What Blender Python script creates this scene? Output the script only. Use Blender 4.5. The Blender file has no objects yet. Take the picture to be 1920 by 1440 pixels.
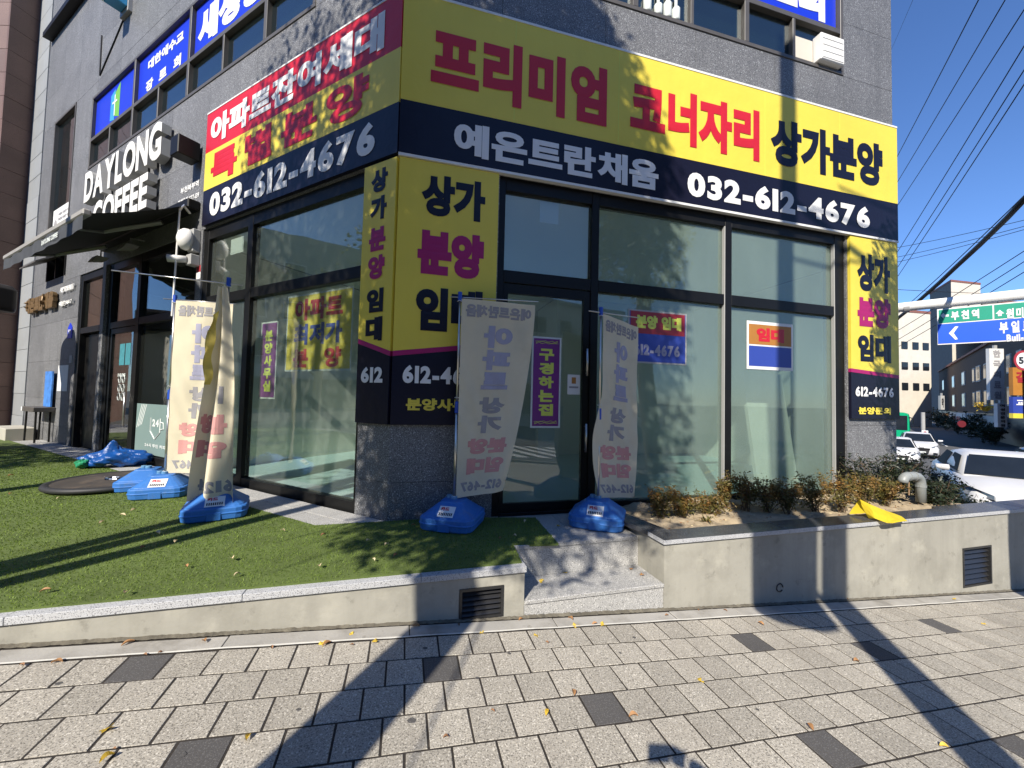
import bpy, bmesh, math, random
import numpy as np
from mathutils import Vector, Matrix

random.seed(7)
rng = np.random.default_rng(11)
R_ = math.radians
scene = bpy.context.scene
COL = scene.collection

# ------------------------------------------------------------------ camera
H = 1.5
F_PX, PITCH, ROLL = 720.0, R_(2.15), R_(1.40)
_f = np.array([0, math.cos(PITCH), math.sin(PITCH)])
_u0 = np.array([0, -math.sin(PITCH), math.cos(PITCH)])
_r0 = np.array([1.0, 0, 0])
_r = math.cos(ROLL) * _r0 + math.sin(ROLL) * _u0
_u = -math.sin(ROLL) * _r0 + math.cos(ROLL) * _u0
CAM = np.array([0, 0, H])
cd = bpy.data.cameras.new('camera')
cd.sensor_width = 36.0
cd.lens = F_PX / 1920 * 36.0
cd.clip_start = 0.02
cd.clip_end = 2000
cam = bpy.data.objects.new('camera', cd)
COL.objects.link(cam)
cam.matrix_world = Matrix(((_r[0], _u[0], -_f[0], CAM[0]), (_r[1], _u[1], -_f[1], CAM[1]), (_r[2], _u[2], -_f[2], CAM[2]), (0, 0, 0, 1)))
scene.camera = cam

# ------------------------------------------------------------------ light
SUN_AZ, SUN_EL = R_(21.3), R_(38.6)       # direction the light travels, measured from +Y to +X; height of the sun
LD = np.array([math.sin(SUN_AZ) * math.cos(SUN_EL), math.cos(SUN_AZ) * math.cos(SUN_EL), -math.sin(SUN_EL)])
world = bpy.data.worlds.new('World')
scene.world = world
world.use_nodes = True
wn = world.node_tree
bg = wn.nodes['Background']
sky = wn.nodes.new('ShaderNodeTexSky')
sky.sky_type = 'NISHITA'
sky.sun_disc = False
sky.sun_elevation = SUN_EL
sky.sun_rotation = math.atan2(-LD[0], -LD[1])
sky.air_density = 1.0
sky.dust_density = 0.0
sky.ozone_density = 4.5
tint = wn.nodes.new('ShaderNodeMix'); tint.data_type = 'RGBA'; tint.blend_type = 'MULTIPLY'; tint.inputs[0].default_value = 1.0
tint.inputs[7].default_value = (.64, .79, 1.03, 1)          # clear deep autumn blue, all over the sky
wn.links.new(sky.outputs[0], tint.inputs[6]); wn.links.new(tint.outputs[2], bg.inputs[0])
bg.inputs[1].default_value = 0.105
sd = bpy.data.lights.new('sun', 'SUN')
sd.energy = 4.5
sd.angle = R_(0.53)
sd.color = (1.0, 0.93, 0.82)
sun = bpy.data.objects.new('sun', sd)
COL.objects.link(sun)
sun.rotation_euler = Vector(LD).to_track_quat('-Z', 'Y').to_euler()
sun.location = (-8, -20, 18)
scene.view_settings.view_transform = 'Standard'
scene.view_settings.look = 'None'
scene.view_settings.exposure = 0.80
scene.view_settings.gamma = 1.0
scene.view_settings.use_curve_mapping = False
scene.render.engine = 'CYCLES'
scene.cycles.max_bounces = 8
scene.cycles.transparent_max_bounces = 24
scene.cycles.use_denoising = True
scene.cycles.caustics_reflective = False
scene.cycles.caustics_refractive = False

# ------------------------------------------------------------------ places
AR, AL = R_(75.35), R_(61.82)
PC = np.array([-1.165, 3.717])
DR = np.array([math.sin(AR), math.cos(AR)]); NR = np.array([math.cos(AR), -math.sin(AR)])
DL = np.array([-math.sin(AL), math.cos(AL)]); NL = np.array([-math.cos(AL), -math.sin(AL)])
PH = R_(74.5)
PA = np.array([math.sin(PH), math.cos(PH)]); PB = np.array([-math.cos(PH), math.sin(PH)])   # along the paver rows, towards the building
WB = 2.694                                                                                  # retaining wall face (PB coordinate)
TZ = 0.30                                                                                   # terrace level

def RF(u, o, z): return (PC[0] + u * DR[0] + o * NR[0], PC[1] + u * DR[1] + o * NR[1], z)   # right facade: along, outward, up
def LF(u, o, z): return (PC[0] + u * DL[0] + o * NL[0], PC[1] + u * DL[1] + o * NL[1], z)   # left facade
def GF(a, b, z): return (a * PA[0] + b * PB[0], a * PA[1] + b * PB[1], z)                   # pavement grid
def WF(x, y, z): return (x, y, z)
def tz(x, y):
    gx = -1.5 * math.tanh(x / 20.3) if x > 0 else 0.5 * math.tanh(-x * .074 / .5)
    return -.01 + gx - .4 * math.tanh(y / 20)
def P(px, py, depth):                                                                        # a point at a known distance ahead of the camera
    d = (px - 960) / F_PX * _r - (py - 720) / F_PX * _u + _f
    return CAM + d * (depth / d[1])
def local(origin, ang):                                                                      # a frame standing at origin, its y axis turned to ang (from +Y to +X)
    s, c = math.sin(ang), math.cos(ang)
    def fr(x, y, z): return (origin[0] + x * c + y * s, origin[1] - x * s + y * c, origin[2] + z)
    return fr

# ------------------------------------------------------------------ builders
class MB:
    def __init__(self): self.v = []; self.f = []; self.m = []
    def add(self, vs, fs, mi=0):
        n = len(self.v)
        self.v += [tuple(map(float, p)) for p in vs]
        self.f += [tuple(i + n for i in f) for f in fs]
        self.m += [mi] * len(fs)
        return self
    def box(self, fr, a0, a1, b0, b1, c0, c1, mi=0):
        vs = [fr(a, b, c) for c in (c0, c1) for b in (b0, b1) for a in (a0, a1)]
        return self.add(vs, [(0, 2, 3, 1), (4, 5, 7, 6), (0, 1, 5, 4), (2, 6, 7, 3), (0, 4, 6, 2), (1, 3, 7, 5)], mi)
    def prism(self, lo, hi, mi=0):
        n = len(lo)
        fs = [tuple(range(n))[::-1], tuple(range(n, 2 * n))] + [(i, (i + 1) % n, n + (i + 1) % n, n + i) for i in range(n)]
        return self.add(list(lo) + list(hi), fs, mi)
    def loft(self, rings, mi=0, caps=True):
        n = len(rings[0]); vs = [p for r in rings for p in r]; fs = []
        for k in range(len(rings) - 1):
            for i in range(n):
                j = (i + 1) % n
                fs.append((k * n + i, k * n + j, (k + 1) * n + j, (k + 1) * n + i))
        if caps:
            fs.append(tuple(range(n))[::-1]); b = (len(rings) - 1) * n; fs.append(tuple(range(b, b + n)))
        return self.add(vs, fs, mi)
    def tube(self, pts, r, n=8, mi=0, caps=True):
        pts = [np.array(p, float) for p in pts]
        rs = r if isinstance(r, (list, tuple)) else [r] * len(pts)
        rings = []; prev = None
        for i, p in enumerate(pts):
            d = pts[min(i + 1, len(pts) - 1)] - pts[max(i - 1, 0)]
            d = d / (np.linalg.norm(d) + 1e-9)
            if prev is None:
                ref = np.array([0, 0, 1.0]) if abs(d[2]) < .9 else np.array([1.0, 0, 0])
                e1 = np.cross(d, ref)
            else:
                e1 = prev - d * (prev @ d)
            e1 = e1 / (np.linalg.norm(e1) + 1e-9); prev = e1
            e2 = np.cross(d, e1)
            rings.append([p + rs[i] * (math.cos(2 * math.pi * k / n) * e1 + math.sin(2 * math.pi * k / n) * e2) for k in range(n)])
        return self.loft(rings, mi, caps)
    def lathe(self, c, prof, n=24, mi=0):
        rings = [[(c[0] + r * math.cos(2 * math.pi * k / n), c[1] + r * math.sin(2 * math.pi * k / n), c[2] + z) for k in range(n)] for r, z in prof]
        return self.loft(rings, mi)
    def grid(self, fn, nu, nv, mi=0):
        vs = [fn(i / nu, j / nv) for j in range(nv + 1) for i in range(nu + 1)]
        fs = [(j * (nu + 1) + i, j * (nu + 1) + i + 1, (j + 1) * (nu + 1) + i + 1, (j + 1) * (nu + 1) + i) for j in range(nv) for i in range(nu)]
        return self.add(vs, fs, mi)

ORG = {}
def origin_of(o): return ORG.get(o.name, np.zeros(3)) if o else np.zeros(3)
def mesh_obj(name, me, mats, parent=None):
    for m in (mats if isinstance(mats, (list, tuple)) else [mats]): me.materials.append(m)
    o = bpy.data.objects.new(name, me); COL.objects.link(o)
    if parent: o.parent = parent
    ORG[o.name] = origin_of(parent)
    return o
def build(mb, name, mats, parent=None, smooth=False, bevel=0, recalc=True, seg=1):
    og = origin_of(parent)
    me = bpy.data.meshes.new(name)
    me.from_pydata([(p[0] - og[0], p[1] - og[1], p[2] - og[2]) for p in mb.v], [], mb.f)
    me.polygons.foreach_set('material_index', mb.m)
    if recalc or bevel:
        bm = bmesh.new(); bm.from_mesh(me)
        if recalc: bmesh.ops.recalc_face_normals(bm, faces=bm.faces)
        if bevel: bmesh.ops.bevel(bm, geom=bm.edges[:], offset=bevel, segments=seg, affect='EDGES', profile=.5, clamp_overlap=True)
        bm.to_mesh(me); bm.free()
    if smooth: me.polygons.foreach_set('use_smooth', [True] * len(me.polygons))
    me.update()
    return mesh_obj(name, me, mats, parent)
def fast_mesh(name, verts, faces_n, mats, parent=None, midx=None, smooth=False):
    """verts: (n*faces_n, 3): every faces_n rows are one polygon"""
    og = origin_of(parent)
    n = len(verts) // faces_n
    me = bpy.data.meshes.new(name)
    me.vertices.add(len(verts)); me.vertices.foreach_set('co', (np.asarray(verts) - og).astype(np.float32).ravel())
    me.loops.add(len(verts)); me.loops.foreach_set('vertex_index', np.arange(len(verts), dtype=np.int32))
    me.polygons.add(n); me.polygons.foreach_set('loop_start', np.arange(0, len(verts), faces_n, dtype=np.int32))
    if midx is not None: me.polygons.foreach_set('material_index', np.asarray(midx, np.int32))
    me.update(calc_edges=True); me.validate()
    return mesh_obj(name, me, mats, parent)
def tag(o, label=None, cat=None, group=None, kind=None):
    if label: o['label'] = label
    if cat: o['category'] = cat
    if group: o['group'] = group
    if kind: o['kind'] = kind
    return o
def thing(name, label, cat, loc, group=None, kind=None):
    o = bpy.data.objects.new(name, None); COL.objects.link(o)
    o.location = tuple(map(float, loc)); o.empty_display_size = .2
    ORG[o.name] = np.array(loc, float)
    return tag(o, label, cat, group, kind)
def structure(name, loc=(0, 0, 0)): return thing(name, None, None, loc, kind='structure')

# ------------------------------------------------------------------ materials
def _mix(nt, fac, a, b, blend='MIX'):
    n = nt.nodes.new('ShaderNodeMix'); n.data_type = 'RGBA'; n.blend_type = blend
    for s, val in ((n.inputs[0], fac), (n.inputs[6], a), (n.inputs[7], b)):
        if hasattr(val, 'node'): nt.links.new(val, s)
        else: s.default_value = val if not isinstance(val, tuple) else (*val[:3], 1)
    return n.outputs[2]
def _ramp(nt, x, p0, p1):
    n = nt.nodes.new('ShaderNodeMapRange'); n.inputs[1].default_value = p0; n.inputs[2].default_value = p1; n.clamp = True
    nt.links.new(x, n.inputs[0]); return n.outputs[0]
def _noise(nt, co, scale, detail=3, rough=.55, stretch=None):
    if stretch:
        mp = nt.nodes.new('ShaderNodeMapping'); mp.inputs['Scale'].default_value = stretch; nt.links.new(co, mp.inputs[0]); co = mp.outputs[0]
    n = nt.nodes.new('ShaderNodeTexNoise'); n.inputs['Scale'].default_value = scale; n.inputs['Detail'].default_value = detail; n.inputs['Roughness'].default_value = rough
    nt.links.new(co, n.inputs['Vector']); return n.outputs['Fac']
def mat(name, col, rough=.6, var=.12, vscale=3.0, speck=None, sscale=260, stain=None, bump=0.0, bscale=60, metal=0.0, spec=.5, rnd=0.0, streak=0.0, translucent=0.0, coat=0.0):
    m = bpy.data.materials.new(name); m.use_nodes = True; nt = m.node_tree
    bs = nt.nodes['Principled BSDF']
    geo = nt.nodes.new('ShaderNodeNewGeometry'); co = geo.outputs['Position']
    c = tuple(col)
    f = _ramp(nt, _noise(nt, co, vscale, 4), .3, .7)
    out = _mix(nt, f, tuple(x * (1 - var) for x in c), tuple(min(1, x * (1 + var)) for x in c))
    if speck:
        for cc, lo, hi, sc in speck:
            s = _ramp(nt, _noise(nt, co, sc, 1, .5), lo, hi)
            out = _mix(nt, s, out, cc)
    if stain:
        for cc, lo, hi, sc, amt in stain:
            s = _ramp(nt, _noise(nt, co, sc, 5, .65), lo, hi)
            k = nt.nodes.new('ShaderNodeMath'); k.operation = 'MULTIPLY'; k.inputs[1].default_value = amt; nt.links.new(s, k.inputs[0])
            out = _mix(nt, k.outputs[0], out, cc)
    if streak:
        s = _ramp(nt, _noise(nt, co, 1.0, 5, .6, (7, 7, .5)), .45, .8)
        k = nt.nodes.new('ShaderNodeMath'); k.operation = 'MULTIPLY'; k.inputs[1].default_value = streak; nt.links.new(s, k.inputs[0])
        out = _mix(nt, k.outputs[0], out, tuple(x * .45 for x in c))
    if rnd:
        oi = nt.nodes.new('ShaderNodeObjectInfo')
        mr = nt.nodes.new('ShaderNodeMapRange'); mr.inputs[3].default_value = 1 - rnd; mr.inputs[4].default_value = 1 + rnd; nt.links.new(oi.outputs['Random'], mr.inputs[0])
        cb = nt.nodes.new('ShaderNodeCombineColor')
        for i in range(3): nt.links.new(mr.outputs[0], cb.inputs[i])
        out = _mix(nt, 1.0, out, cb.outputs[0], 'MULTIPLY')
    nt.links.new(out, bs.inputs['Base Color'])
    bs.inputs['Roughness'].default_value = rough; bs.inputs['Metallic'].default_value = metal
    bs.inputs['Specular IOR Level'].default_value = spec
    if coat: bs.inputs['Coat Weight'].default_value = coat; bs.inputs['Coat Roughness'].default_value = .05
    if bump:
        b = nt.nodes.new('ShaderNodeBump'); b.inputs['Strength'].default_value = 1.0; b.inputs['Distance'].default_value = bump
        nt.links.new(_noise(nt, co, bscale, 4, .6), b.inputs['Height']); nt.links.new(b.outputs[0], bs.inputs['Normal'])
    if translucent:
        tr = nt.nodes.new('ShaderNodeBsdfTranslucent'); nt.links.new(out, tr.inputs[0])
        mx = nt.nodes.new('ShaderNodeMixShader'); mx.inputs[0].default_value = translucent
        nt.links.new(bs.outputs[0], mx.inputs[1]); nt.links.new(tr.outputs[0], mx.inputs[2])
        nt.links.new(mx.outputs[0], nt.nodes['Material Output'].inputs[0])
    return m
def glass(name, tint=(.8, .88, .85), dust=.06, dustcol=(.5, .56, .52), ior=1.6, rough=.0, streaks=0.0):
    m = bpy.data.materials.new(name); m.use_nodes = True; nt = m.node_tree
    nt.nodes.remove(nt.nodes['Principled BSDF'])
    tr = nt.nodes.new('ShaderNodeBsdfTransparent'); tr.inputs[0].default_value = (*tint, 1)
    df = nt.nodes.new('ShaderNodeBsdfDiffuse'); df.inputs[0].default_value = (*dustcol, 1)
    gl = nt.nodes.new('ShaderNodeBsdfGlossy'); gl.inputs['Roughness'].default_value = rough; gl.inputs[0].default_value = (1, 1, 1, 1)
    lw_ = nt.nodes.new('ShaderNodeLayerWeight'); lw_.inputs[0].default_value = .5
    pw_ = nt.nodes.new('ShaderNodeMath'); pw_.operation = 'POWER'; pw_.inputs[1].default_value = 4.0; nt.links.new(lw_.outputs['Facing'], pw_.inputs[0])
    f0 = ((ior - 1) / (ior + 1)) ** 2
    fr = nt.nodes.new('ShaderNodeMapRange'); fr.inputs[3].default_value = f0; fr.inputs[4].default_value = .9; nt.links.new(pw_.outputs[0], fr.inputs[0])
    geo = nt.nodes.new('ShaderNodeNewGeometry')
    n1 = _ramp(nt, _noise(nt, geo.outputs['Position'], 1.3, 5, .65, (1.5, 1.5, .6)), .25, .8)
    mr = nt.nodes.new('ShaderNodeMapRange'); mr.inputs[3].default_value = dust * .85; mr.inputs[4].default_value = dust * 1.2
    nt.links.new(n1, mr.inputs[0])
    m1 = nt.nodes.new('ShaderNodeMixShader'); nt.links.new(mr.outputs[0], m1.inputs[0]); nt.links.new(tr.outputs[0], m1.inputs[1]); nt.links.new(df.outputs[0], m1.inputs[2])
    m2 = nt.nodes.new('ShaderNodeMixShader'); nt.links.new(fr.outputs[0], m2.inputs[0]); nt.links.new(m1.outputs[0], m2.inputs[1]); nt.links.new(gl.outputs[0], m2.inputs[2])
    b = nt.nodes.new('ShaderNodeBump'); b.inputs['Strength'].default_value = .12; b.inputs['Distance'].default_value = .02
    nt.links.new(_noise(nt, geo.outputs['Position'], 1.1, 1), b.inputs['Height'])
    nt.links.new(b.outputs[0], gl.inputs['Normal'])
    nt.links.new(m2.outputs[0], nt.nodes['Material Output'].inputs[0])
    return m

M = {}
M['granite'] = mat('dark_granite', (.155, .156, .16), .55, .10, 1.2, speck=[((.05, .051, .055), .52, .60, 120), ((.38, .39, .40), .58, .67, 95)], stain=[((.07, .072, .075), .5, .75, 1.3, .5)], streak=.4, rnd=.09)
M['granite_polish'] = mat('polished_granite', (.05, .052, .056), .25, .10, 1.2, speck=[((.16, .165, .17), .62, .7, 210)], stain=[((.16, .15, .13), .5, .8, 4, .35)], rnd=.05)
M['granite_light'] = mat('light_granite', (.36, .355, .34), .7, .07, 2, speck=[((.08, .08, .08), .58, .66, 160), ((.62, .61, .58), .60, .68, 130)], stain=[((.22, .2, .17), .55, .85, 3, .4)], rnd=.06)
M['granite_edge'] = mat('sawn_granite_edge', (.44, .445, .45), .75, .06, 2, speck=[((.14, .14, .15), .56, .64, 190)], rnd=.05)
M['plaster'] = mat('cement_plaster', (.325, .312, .265), .9, .09, 1.5, stain=[((.20, .19, .155), .48, .72, 2.2, .55), ((.43, .41, .34), .55, .70, 3.5, .6), ((.13, .12, .098), .60, .72, 8, .5)], streak=.3, bump=.002, bscale=25)
M['paver'] = mat('grey_paver', (.365, .336, .282), .9, .08, 2.5, speck=[((.17, .155, .13), .54, .63, 140), ((.58, .54, .46), .60, .68, 110)], stain=[((.23, .205, .17), .52, .8, 1.6, .55), ((.10, .09, .075), .68, .76, 6, .6)], bump=.0016, bscale=120, rnd=.13)
M['paver_dark'] = mat('charcoal_paver', (.075, .071, .068), .9, .08, 2.5, speck=[((.13, .125, .12), .56, .66, 170)], bump=.001, bscale=120, rnd=.06)
M['joint'] = mat('sandy_joint', (.026, .021, .017), .95, .25, 8, stain=[((.07, .055, .04), .58, .74, 14, .5)], bump=.003, bscale=90)
M['gutter'] = mat('gutter_concrete', (.34, .325, .295), .9, .08, 3, stain=[((.20, .185, .16), .46, .66, 3.2, .75), ((.42, .40, .36), .58, .7, 6, .5), ((.10, .09, .07), .62, .74, 12, .6)], bump=.0015, bscale=60, rnd=.06)
M['mortar_white'] = mat('white_mortar', (.62, .6, .54), .9, .1, 6, stain=[((.35, .32, .27), .55, .7, 9, .6)])
M['grime'] = mat('dirt_line', (.11, .098, .075), .98, .3, 9, stain=[((.22, .2, .15), .5, .7, 14, .6)], bump=.004, bscale=70)
M['asphalt'] = mat('asphalt', (.085, .084, .082), .9, .12, 1.2, speck=[((.11, .11, .11), .6, .7, 120)], bump=.003, bscale=80)
M['paint'] = mat('road_paint', (.72, .72, .70), .8, .06, 4, stain=[((.3, .3, .3), .6, .75, 7, .5)])
M['turf_base'] = mat('turf_backing', (.085, .12, .026), .95, .2, 4)
def grass_mat():
    m = mat('turf_blades', (.19, .275, .045), .55, .25, 1.6, stain=[((.36, .42, .11), .5, .75, 90, .6), ((.10, .15, .025), .55, .75, 4, .5), ((.20, .19, .07), .58, .74, 1.3, .5)], translucent=.3, spec=.3)
    return m
M['turf'] = grass_mat()
M['black_frame'] = mat('black_aluminium', (.007, .007, .007), .42, .1, 5, spec=.22, stain=[((.03, .029, .026), .58, .8, 6, .35)])
M['grey_frame'] = mat('bronze_window_frame', (.085, .078, .07), .45, .1, 5, streak=.2)
M['glass_clear'] = glass('storefront_glass', (.88, .92, .89), .05, (.50, .55, .50), 1.7)
M['glass_dusty'] = glass('dusty_storefront_glass', (.82, .89, .85), .20, (.40, .51, .455), 1.6)
M['glass_dark'] = glass('dark_window_glass', (.45, .55, .56), .05, (.10, .16, .18), 1.9)
M['glass_cafe'] = glass('cafe_window_glass', (.7, .74, .72), .03, (.2, .22, .2), 1.6)
M['glass_car'] = glass('car_glass', (.10, .12, .13), .04, (.05, .07, .09), 1.7)
M['int_floor'] = mat('interior_floor_tile', (.46, .62, .66), .35, .05, 1)
M['int_wall'] = mat('interior_white_wall', (.66, .67, .62), .8, .04, 1)
M['int_dark'] = mat('cafe_interior', (.05, .05, .048), .7, .2, 1)
M['int_wood'] = mat('cafe_wood', (.14, .09, .05), .6, .2, 3)
M['yellow'] = mat('yellow_vinyl', (.72, .58, .07), .42, .04, 1.2, spec=.35, bump=.012, bscale=2.3, streak=.06)
M['red'] = mat('red_vinyl', (.52, .015, .03), .42, .04, 1.2, spec=.35, bump=.012, bscale=2.3)
M['navy'] = mat('navy_vinyl', (.008, .008, .020), .36, .05, 1.2, spec=.25, bump=.012, bscale=2.3)
M['white'] = mat('white_vinyl', (.72, .72, .71), .5, .03, 2, spec=.35)
M['magenta'] = mat('magenta_vinyl', (.34, .012, .12), .45, .03, 2, spec=.35)
M['purple'] = mat('purple_poster', (.17, .018, .19), .4, .08, 3)
M['blue_film'] = mat('blue_window_film', (.010, .035, .52), .4, .03, 1, spec=.35)
M['green_logo'] = mat('green_logo', (.16, .42, .05), .45, .03, 1)
M['cyan_logo'] = mat('cyan_logo', (.04, .30, .55), .45, .03, 1)
M['lime'] = mat('lime_print', (.62, .68, .10), .5, .03, 2)
M['poster_blue'] = mat('poster_blue', (.03, .06, .33), .5, .05, 2)
M['sign_edge'] = mat('sign_white_edge', (.7, .7, .68), .5, .04, 3)
M['plastic_blue'] = mat('blue_plastic', (.035, .15, .44), .5, .08, 4, spec=.35, stain=[((.08, .2, .45), .52, .72, 14, .55), ((.10, .11, .13), .60, .74, 7, .35)], bump=.0015, bscale=40)
M['cap_blue'] = mat('faded_blue_cap', (.11, .26, .42), .45, .06, 6)
M['clip_blue'] = mat('blue_clip', (.015, .07, .42), .4, .05, 5)
M['steel'] = mat('bright_steel', (.62, .6, .56), .28, .06, 6, metal=.9)
M['white_paint'] = mat('white_paint', (.74, .73, .70), .5, .04, 3, stain=[((.45, .4, .33), .6, .8, 4, .3)])
M['grey_paint'] = mat('grey_painted_metal', (.34, .34, .33), .5, .05, 3)
M['cloth'] = mat('banner_cloth', (.85, .79, .62), .8, .05, 3, translucent=.4, stain=[((.55, .5, .36), .55, .8, 2.5, .4)], spec=.15)
M['cloth_yellow'] = mat('yellow_cloth', (.72, .54, .035), .75, .06, 4, translucent=.25, spec=.15)
M['cloth_pale_yellow'] = mat('pale_yellow_cloth', (.68, .54, .13), .8, .1, 6, translucent=.3, spec=.1)
M['print_grey'] = mat('show_through_grey', (.30, .29, .30), .8, .05, 3, spec=.15)
M['print_blue'] = mat('show_through_blue', (.33, .33, .43), .8, .05, 3, spec=.15)
M['print_red'] = mat('show_through_red', (.56, .28, .26), .8, .05, 3, spec=.15)
M['rubber'] = mat('black_rubber', (.022, .022, .023), .6, .15, 6)
M['disc_top'] = mat('worn_disc_top', (.055, .046, .038), .6, .2, 6, stain=[((.16, .12, .085), .5, .7, 5, .6)])
M['bag'] = mat('blue_plastic_bag', (.008, .075, .30), .3, .12, 8, translucent=.15, bump=.01, bscale=22)
M['bag_green'] = mat('green_plastic_bag', (.02, .22, .10), .35, .12, 8)
M['soil'] = mat('dry_soil', (.34, .27, .175), .95, .2, 5, stain=[((.14, .10, .065), .5, .72, 11, .6)], bump=.012, bscale=35)
M['leaf_bush'] = mat('bush_leaf', (.12, .11, .028), .5, .35, 20, translucent=.3, stain=[((.36, .17, .045), .46, .64, 7, .75), ((.04, .065, .015), .55, .75, 30, .5)])
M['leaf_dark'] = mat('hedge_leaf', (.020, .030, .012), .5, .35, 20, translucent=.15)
M['leaf_tree'] = mat('tree_leaf', (.13, .15, .03), .5, .35, 3, translucent=.5, stain=[((.34, .26, .04), .45, .7, 1.4, .65)])
M['leaf_yellow'] = mat('ginkgo_leaf', (.62, .43, .05), .6, .2, 30, translucent=.2)
M['leaf_orange'] = mat('dry_orange_leaf', (.36, .19, .08), .7, .25, 30, translucent=.1)
M['leaf_brown'] = mat('dry_brown_leaf', (.22, .11, .05), .75, .25, 30)
M['leaf_pale'] = mat('pale_dry_leaf', (.55, .45, .27), .75, .15, 30)
M['bark'] = mat('bark', (.11, .085, .065), .95, .25, 6, bump=.01, bscale=30)
M['twig'] = mat('twig', (.13, .085, .05), .9, .2, 20)
M['pvc'] = mat('grey_pipe', (.24, .255, .25), .45, .08, 6, stain=[((.14, .13, .11), .55, .75, 8, .4)])
M['vent'] = mat('black_louvre', (.018, .018, .019), .35, .1, 6, spec=.6)
M['brown_stone'] = mat('brown_granite', (.15, .085, .065), .5, .15, 1.5, speck=[((.08, .045, .035), .55, .65, 120)], rnd=.1)
M['pale_stone'] = mat('pale_grey_stone', (.26, .27, .275), .7, .08, 2, stain=[((.17, .175, .18), .5, .75, 2, .4)], rnd=.08)
M['awning'] = mat('black_awning', (.011, .011, .012), .75, .15, 4)
M['awning_val'] = mat('awning_valance', (.055, .058, .062), .6, .15, 4)
M['bronze'] = mat('bronze_letters', (.17, .105, .045), .5, .2, 12, metal=.35)
M['lamp'] = mat('lamp_body', (.30, .29, .27), .5, .1, 5)
M['cafe_film'] = mat('cafe_film', (.16, .23, .22), .6, .05, 2)
M['film_white'] = mat('film_white', (.58, .62, .6), .6, .05, 2)
M['teal_print'] = mat('teal_print', (.05, .22, .26), .5, .15, 14)
M['poster_ltblue'] = mat('poster_light_blue', (.06, .22, .62), .4, .35, 7)
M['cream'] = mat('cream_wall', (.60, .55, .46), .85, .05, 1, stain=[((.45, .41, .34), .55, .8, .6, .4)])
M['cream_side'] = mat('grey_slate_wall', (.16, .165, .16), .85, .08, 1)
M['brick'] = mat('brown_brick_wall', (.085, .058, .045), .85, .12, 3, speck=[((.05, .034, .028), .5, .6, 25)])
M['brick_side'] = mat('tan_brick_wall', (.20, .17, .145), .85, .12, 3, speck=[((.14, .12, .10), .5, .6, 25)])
M['roof_red'] = mat('red_coping', (.22, .09, .07), .7, .1, 2)
M['dark_shop'] = mat('dark_shopfront', (.018, .018, .02), .4, .2, 1)
M['win_dark'] = mat('far_window', (.012, .016, .022), .12, .15, 2, spec=.45)
M['sign_green'] = mat('road_sign_green', (.0, .27, .17), .45, .03, 2)
M['sign_blue'] = mat('road_sign_blue', (.003, .085, .66), .45, .03, 2)
M['orange'] = mat('orange_board', (.40, .17, .03), .6, .08, 2)
M['signwhite'] = mat('shop_white_board', (.62, .62, .6), .6, .05, 2)
M['signgrey'] = mat('shop_grey_board', (.36, .36, .35), .6, .05, 2)
M['signred'] = mat('sign_red', (.32, .025, .035), .5, .05, 2)
M['car_white'] = mat('white_car_paint', (.54, .54, .54), .42, .03, 2, spec=.3, coat=.15)
M['car_black'] = mat('car_black_trim', (.012, .012, .013), .3, .1, 5)
M['car_navy'] = mat('dark_blue_car_paint', (.03, .05, .08), .28, .02, 2, coat=.6)
M['chrome'] = mat('chrome', (.7, .7, .7), .15, .05, 5, metal=1.0)
M['headlamp'] = mat('headlamp_lens', (.14, .15, .16), .08, .3, 40, spec=.9, coat=.8)
M['plate'] = mat('number_plate', (.7, .72, .68), .5, .03, 5)
M['bus_green'] = mat('green_bus_paint', (.0, .33, .15), .3, .03, 1, coat=.5)
M['car_win'] = mat('car_window', (.012, .013, .015), .6, .1, 2, spec=.05)
M['dark_red'] = mat('dark_red_board', (.13, .012, .02), .6, .1, 3)
M['tyre'] = mat('tyre', (.015, .015, .015), .8, .1, 9)
M['cable'] = mat('cable_sheath', (.010, .010, .012), .6, .1, 4)
M['concrete_pole'] = mat('concrete_pole', (.33, .32, .30), .9, .1, 3)
M['beige'] = mat('beige_column', (.42, .40, .34), .7, .06, 3)
M['darkbrown'] = mat('dark_brown_cap', (.035, .028, .026), .4, .1, 3)
M['timber'] = mat('weathered_wood', (.28, .18, .10), .8, .2, 8)
M['skin'] = mat('skin', (.50, .32, .24), .55, .05, 6)
M['jacket'] = mat('dark_jacket', (.03, .032, .04), .9, .15, 10)
M['trousers'] = mat('grey_trousers', (.06, .062, .07), .9, .15, 10)
M['hair'] = mat('black_hair', (.012, .010, .010), .6, .2, 40)

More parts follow.
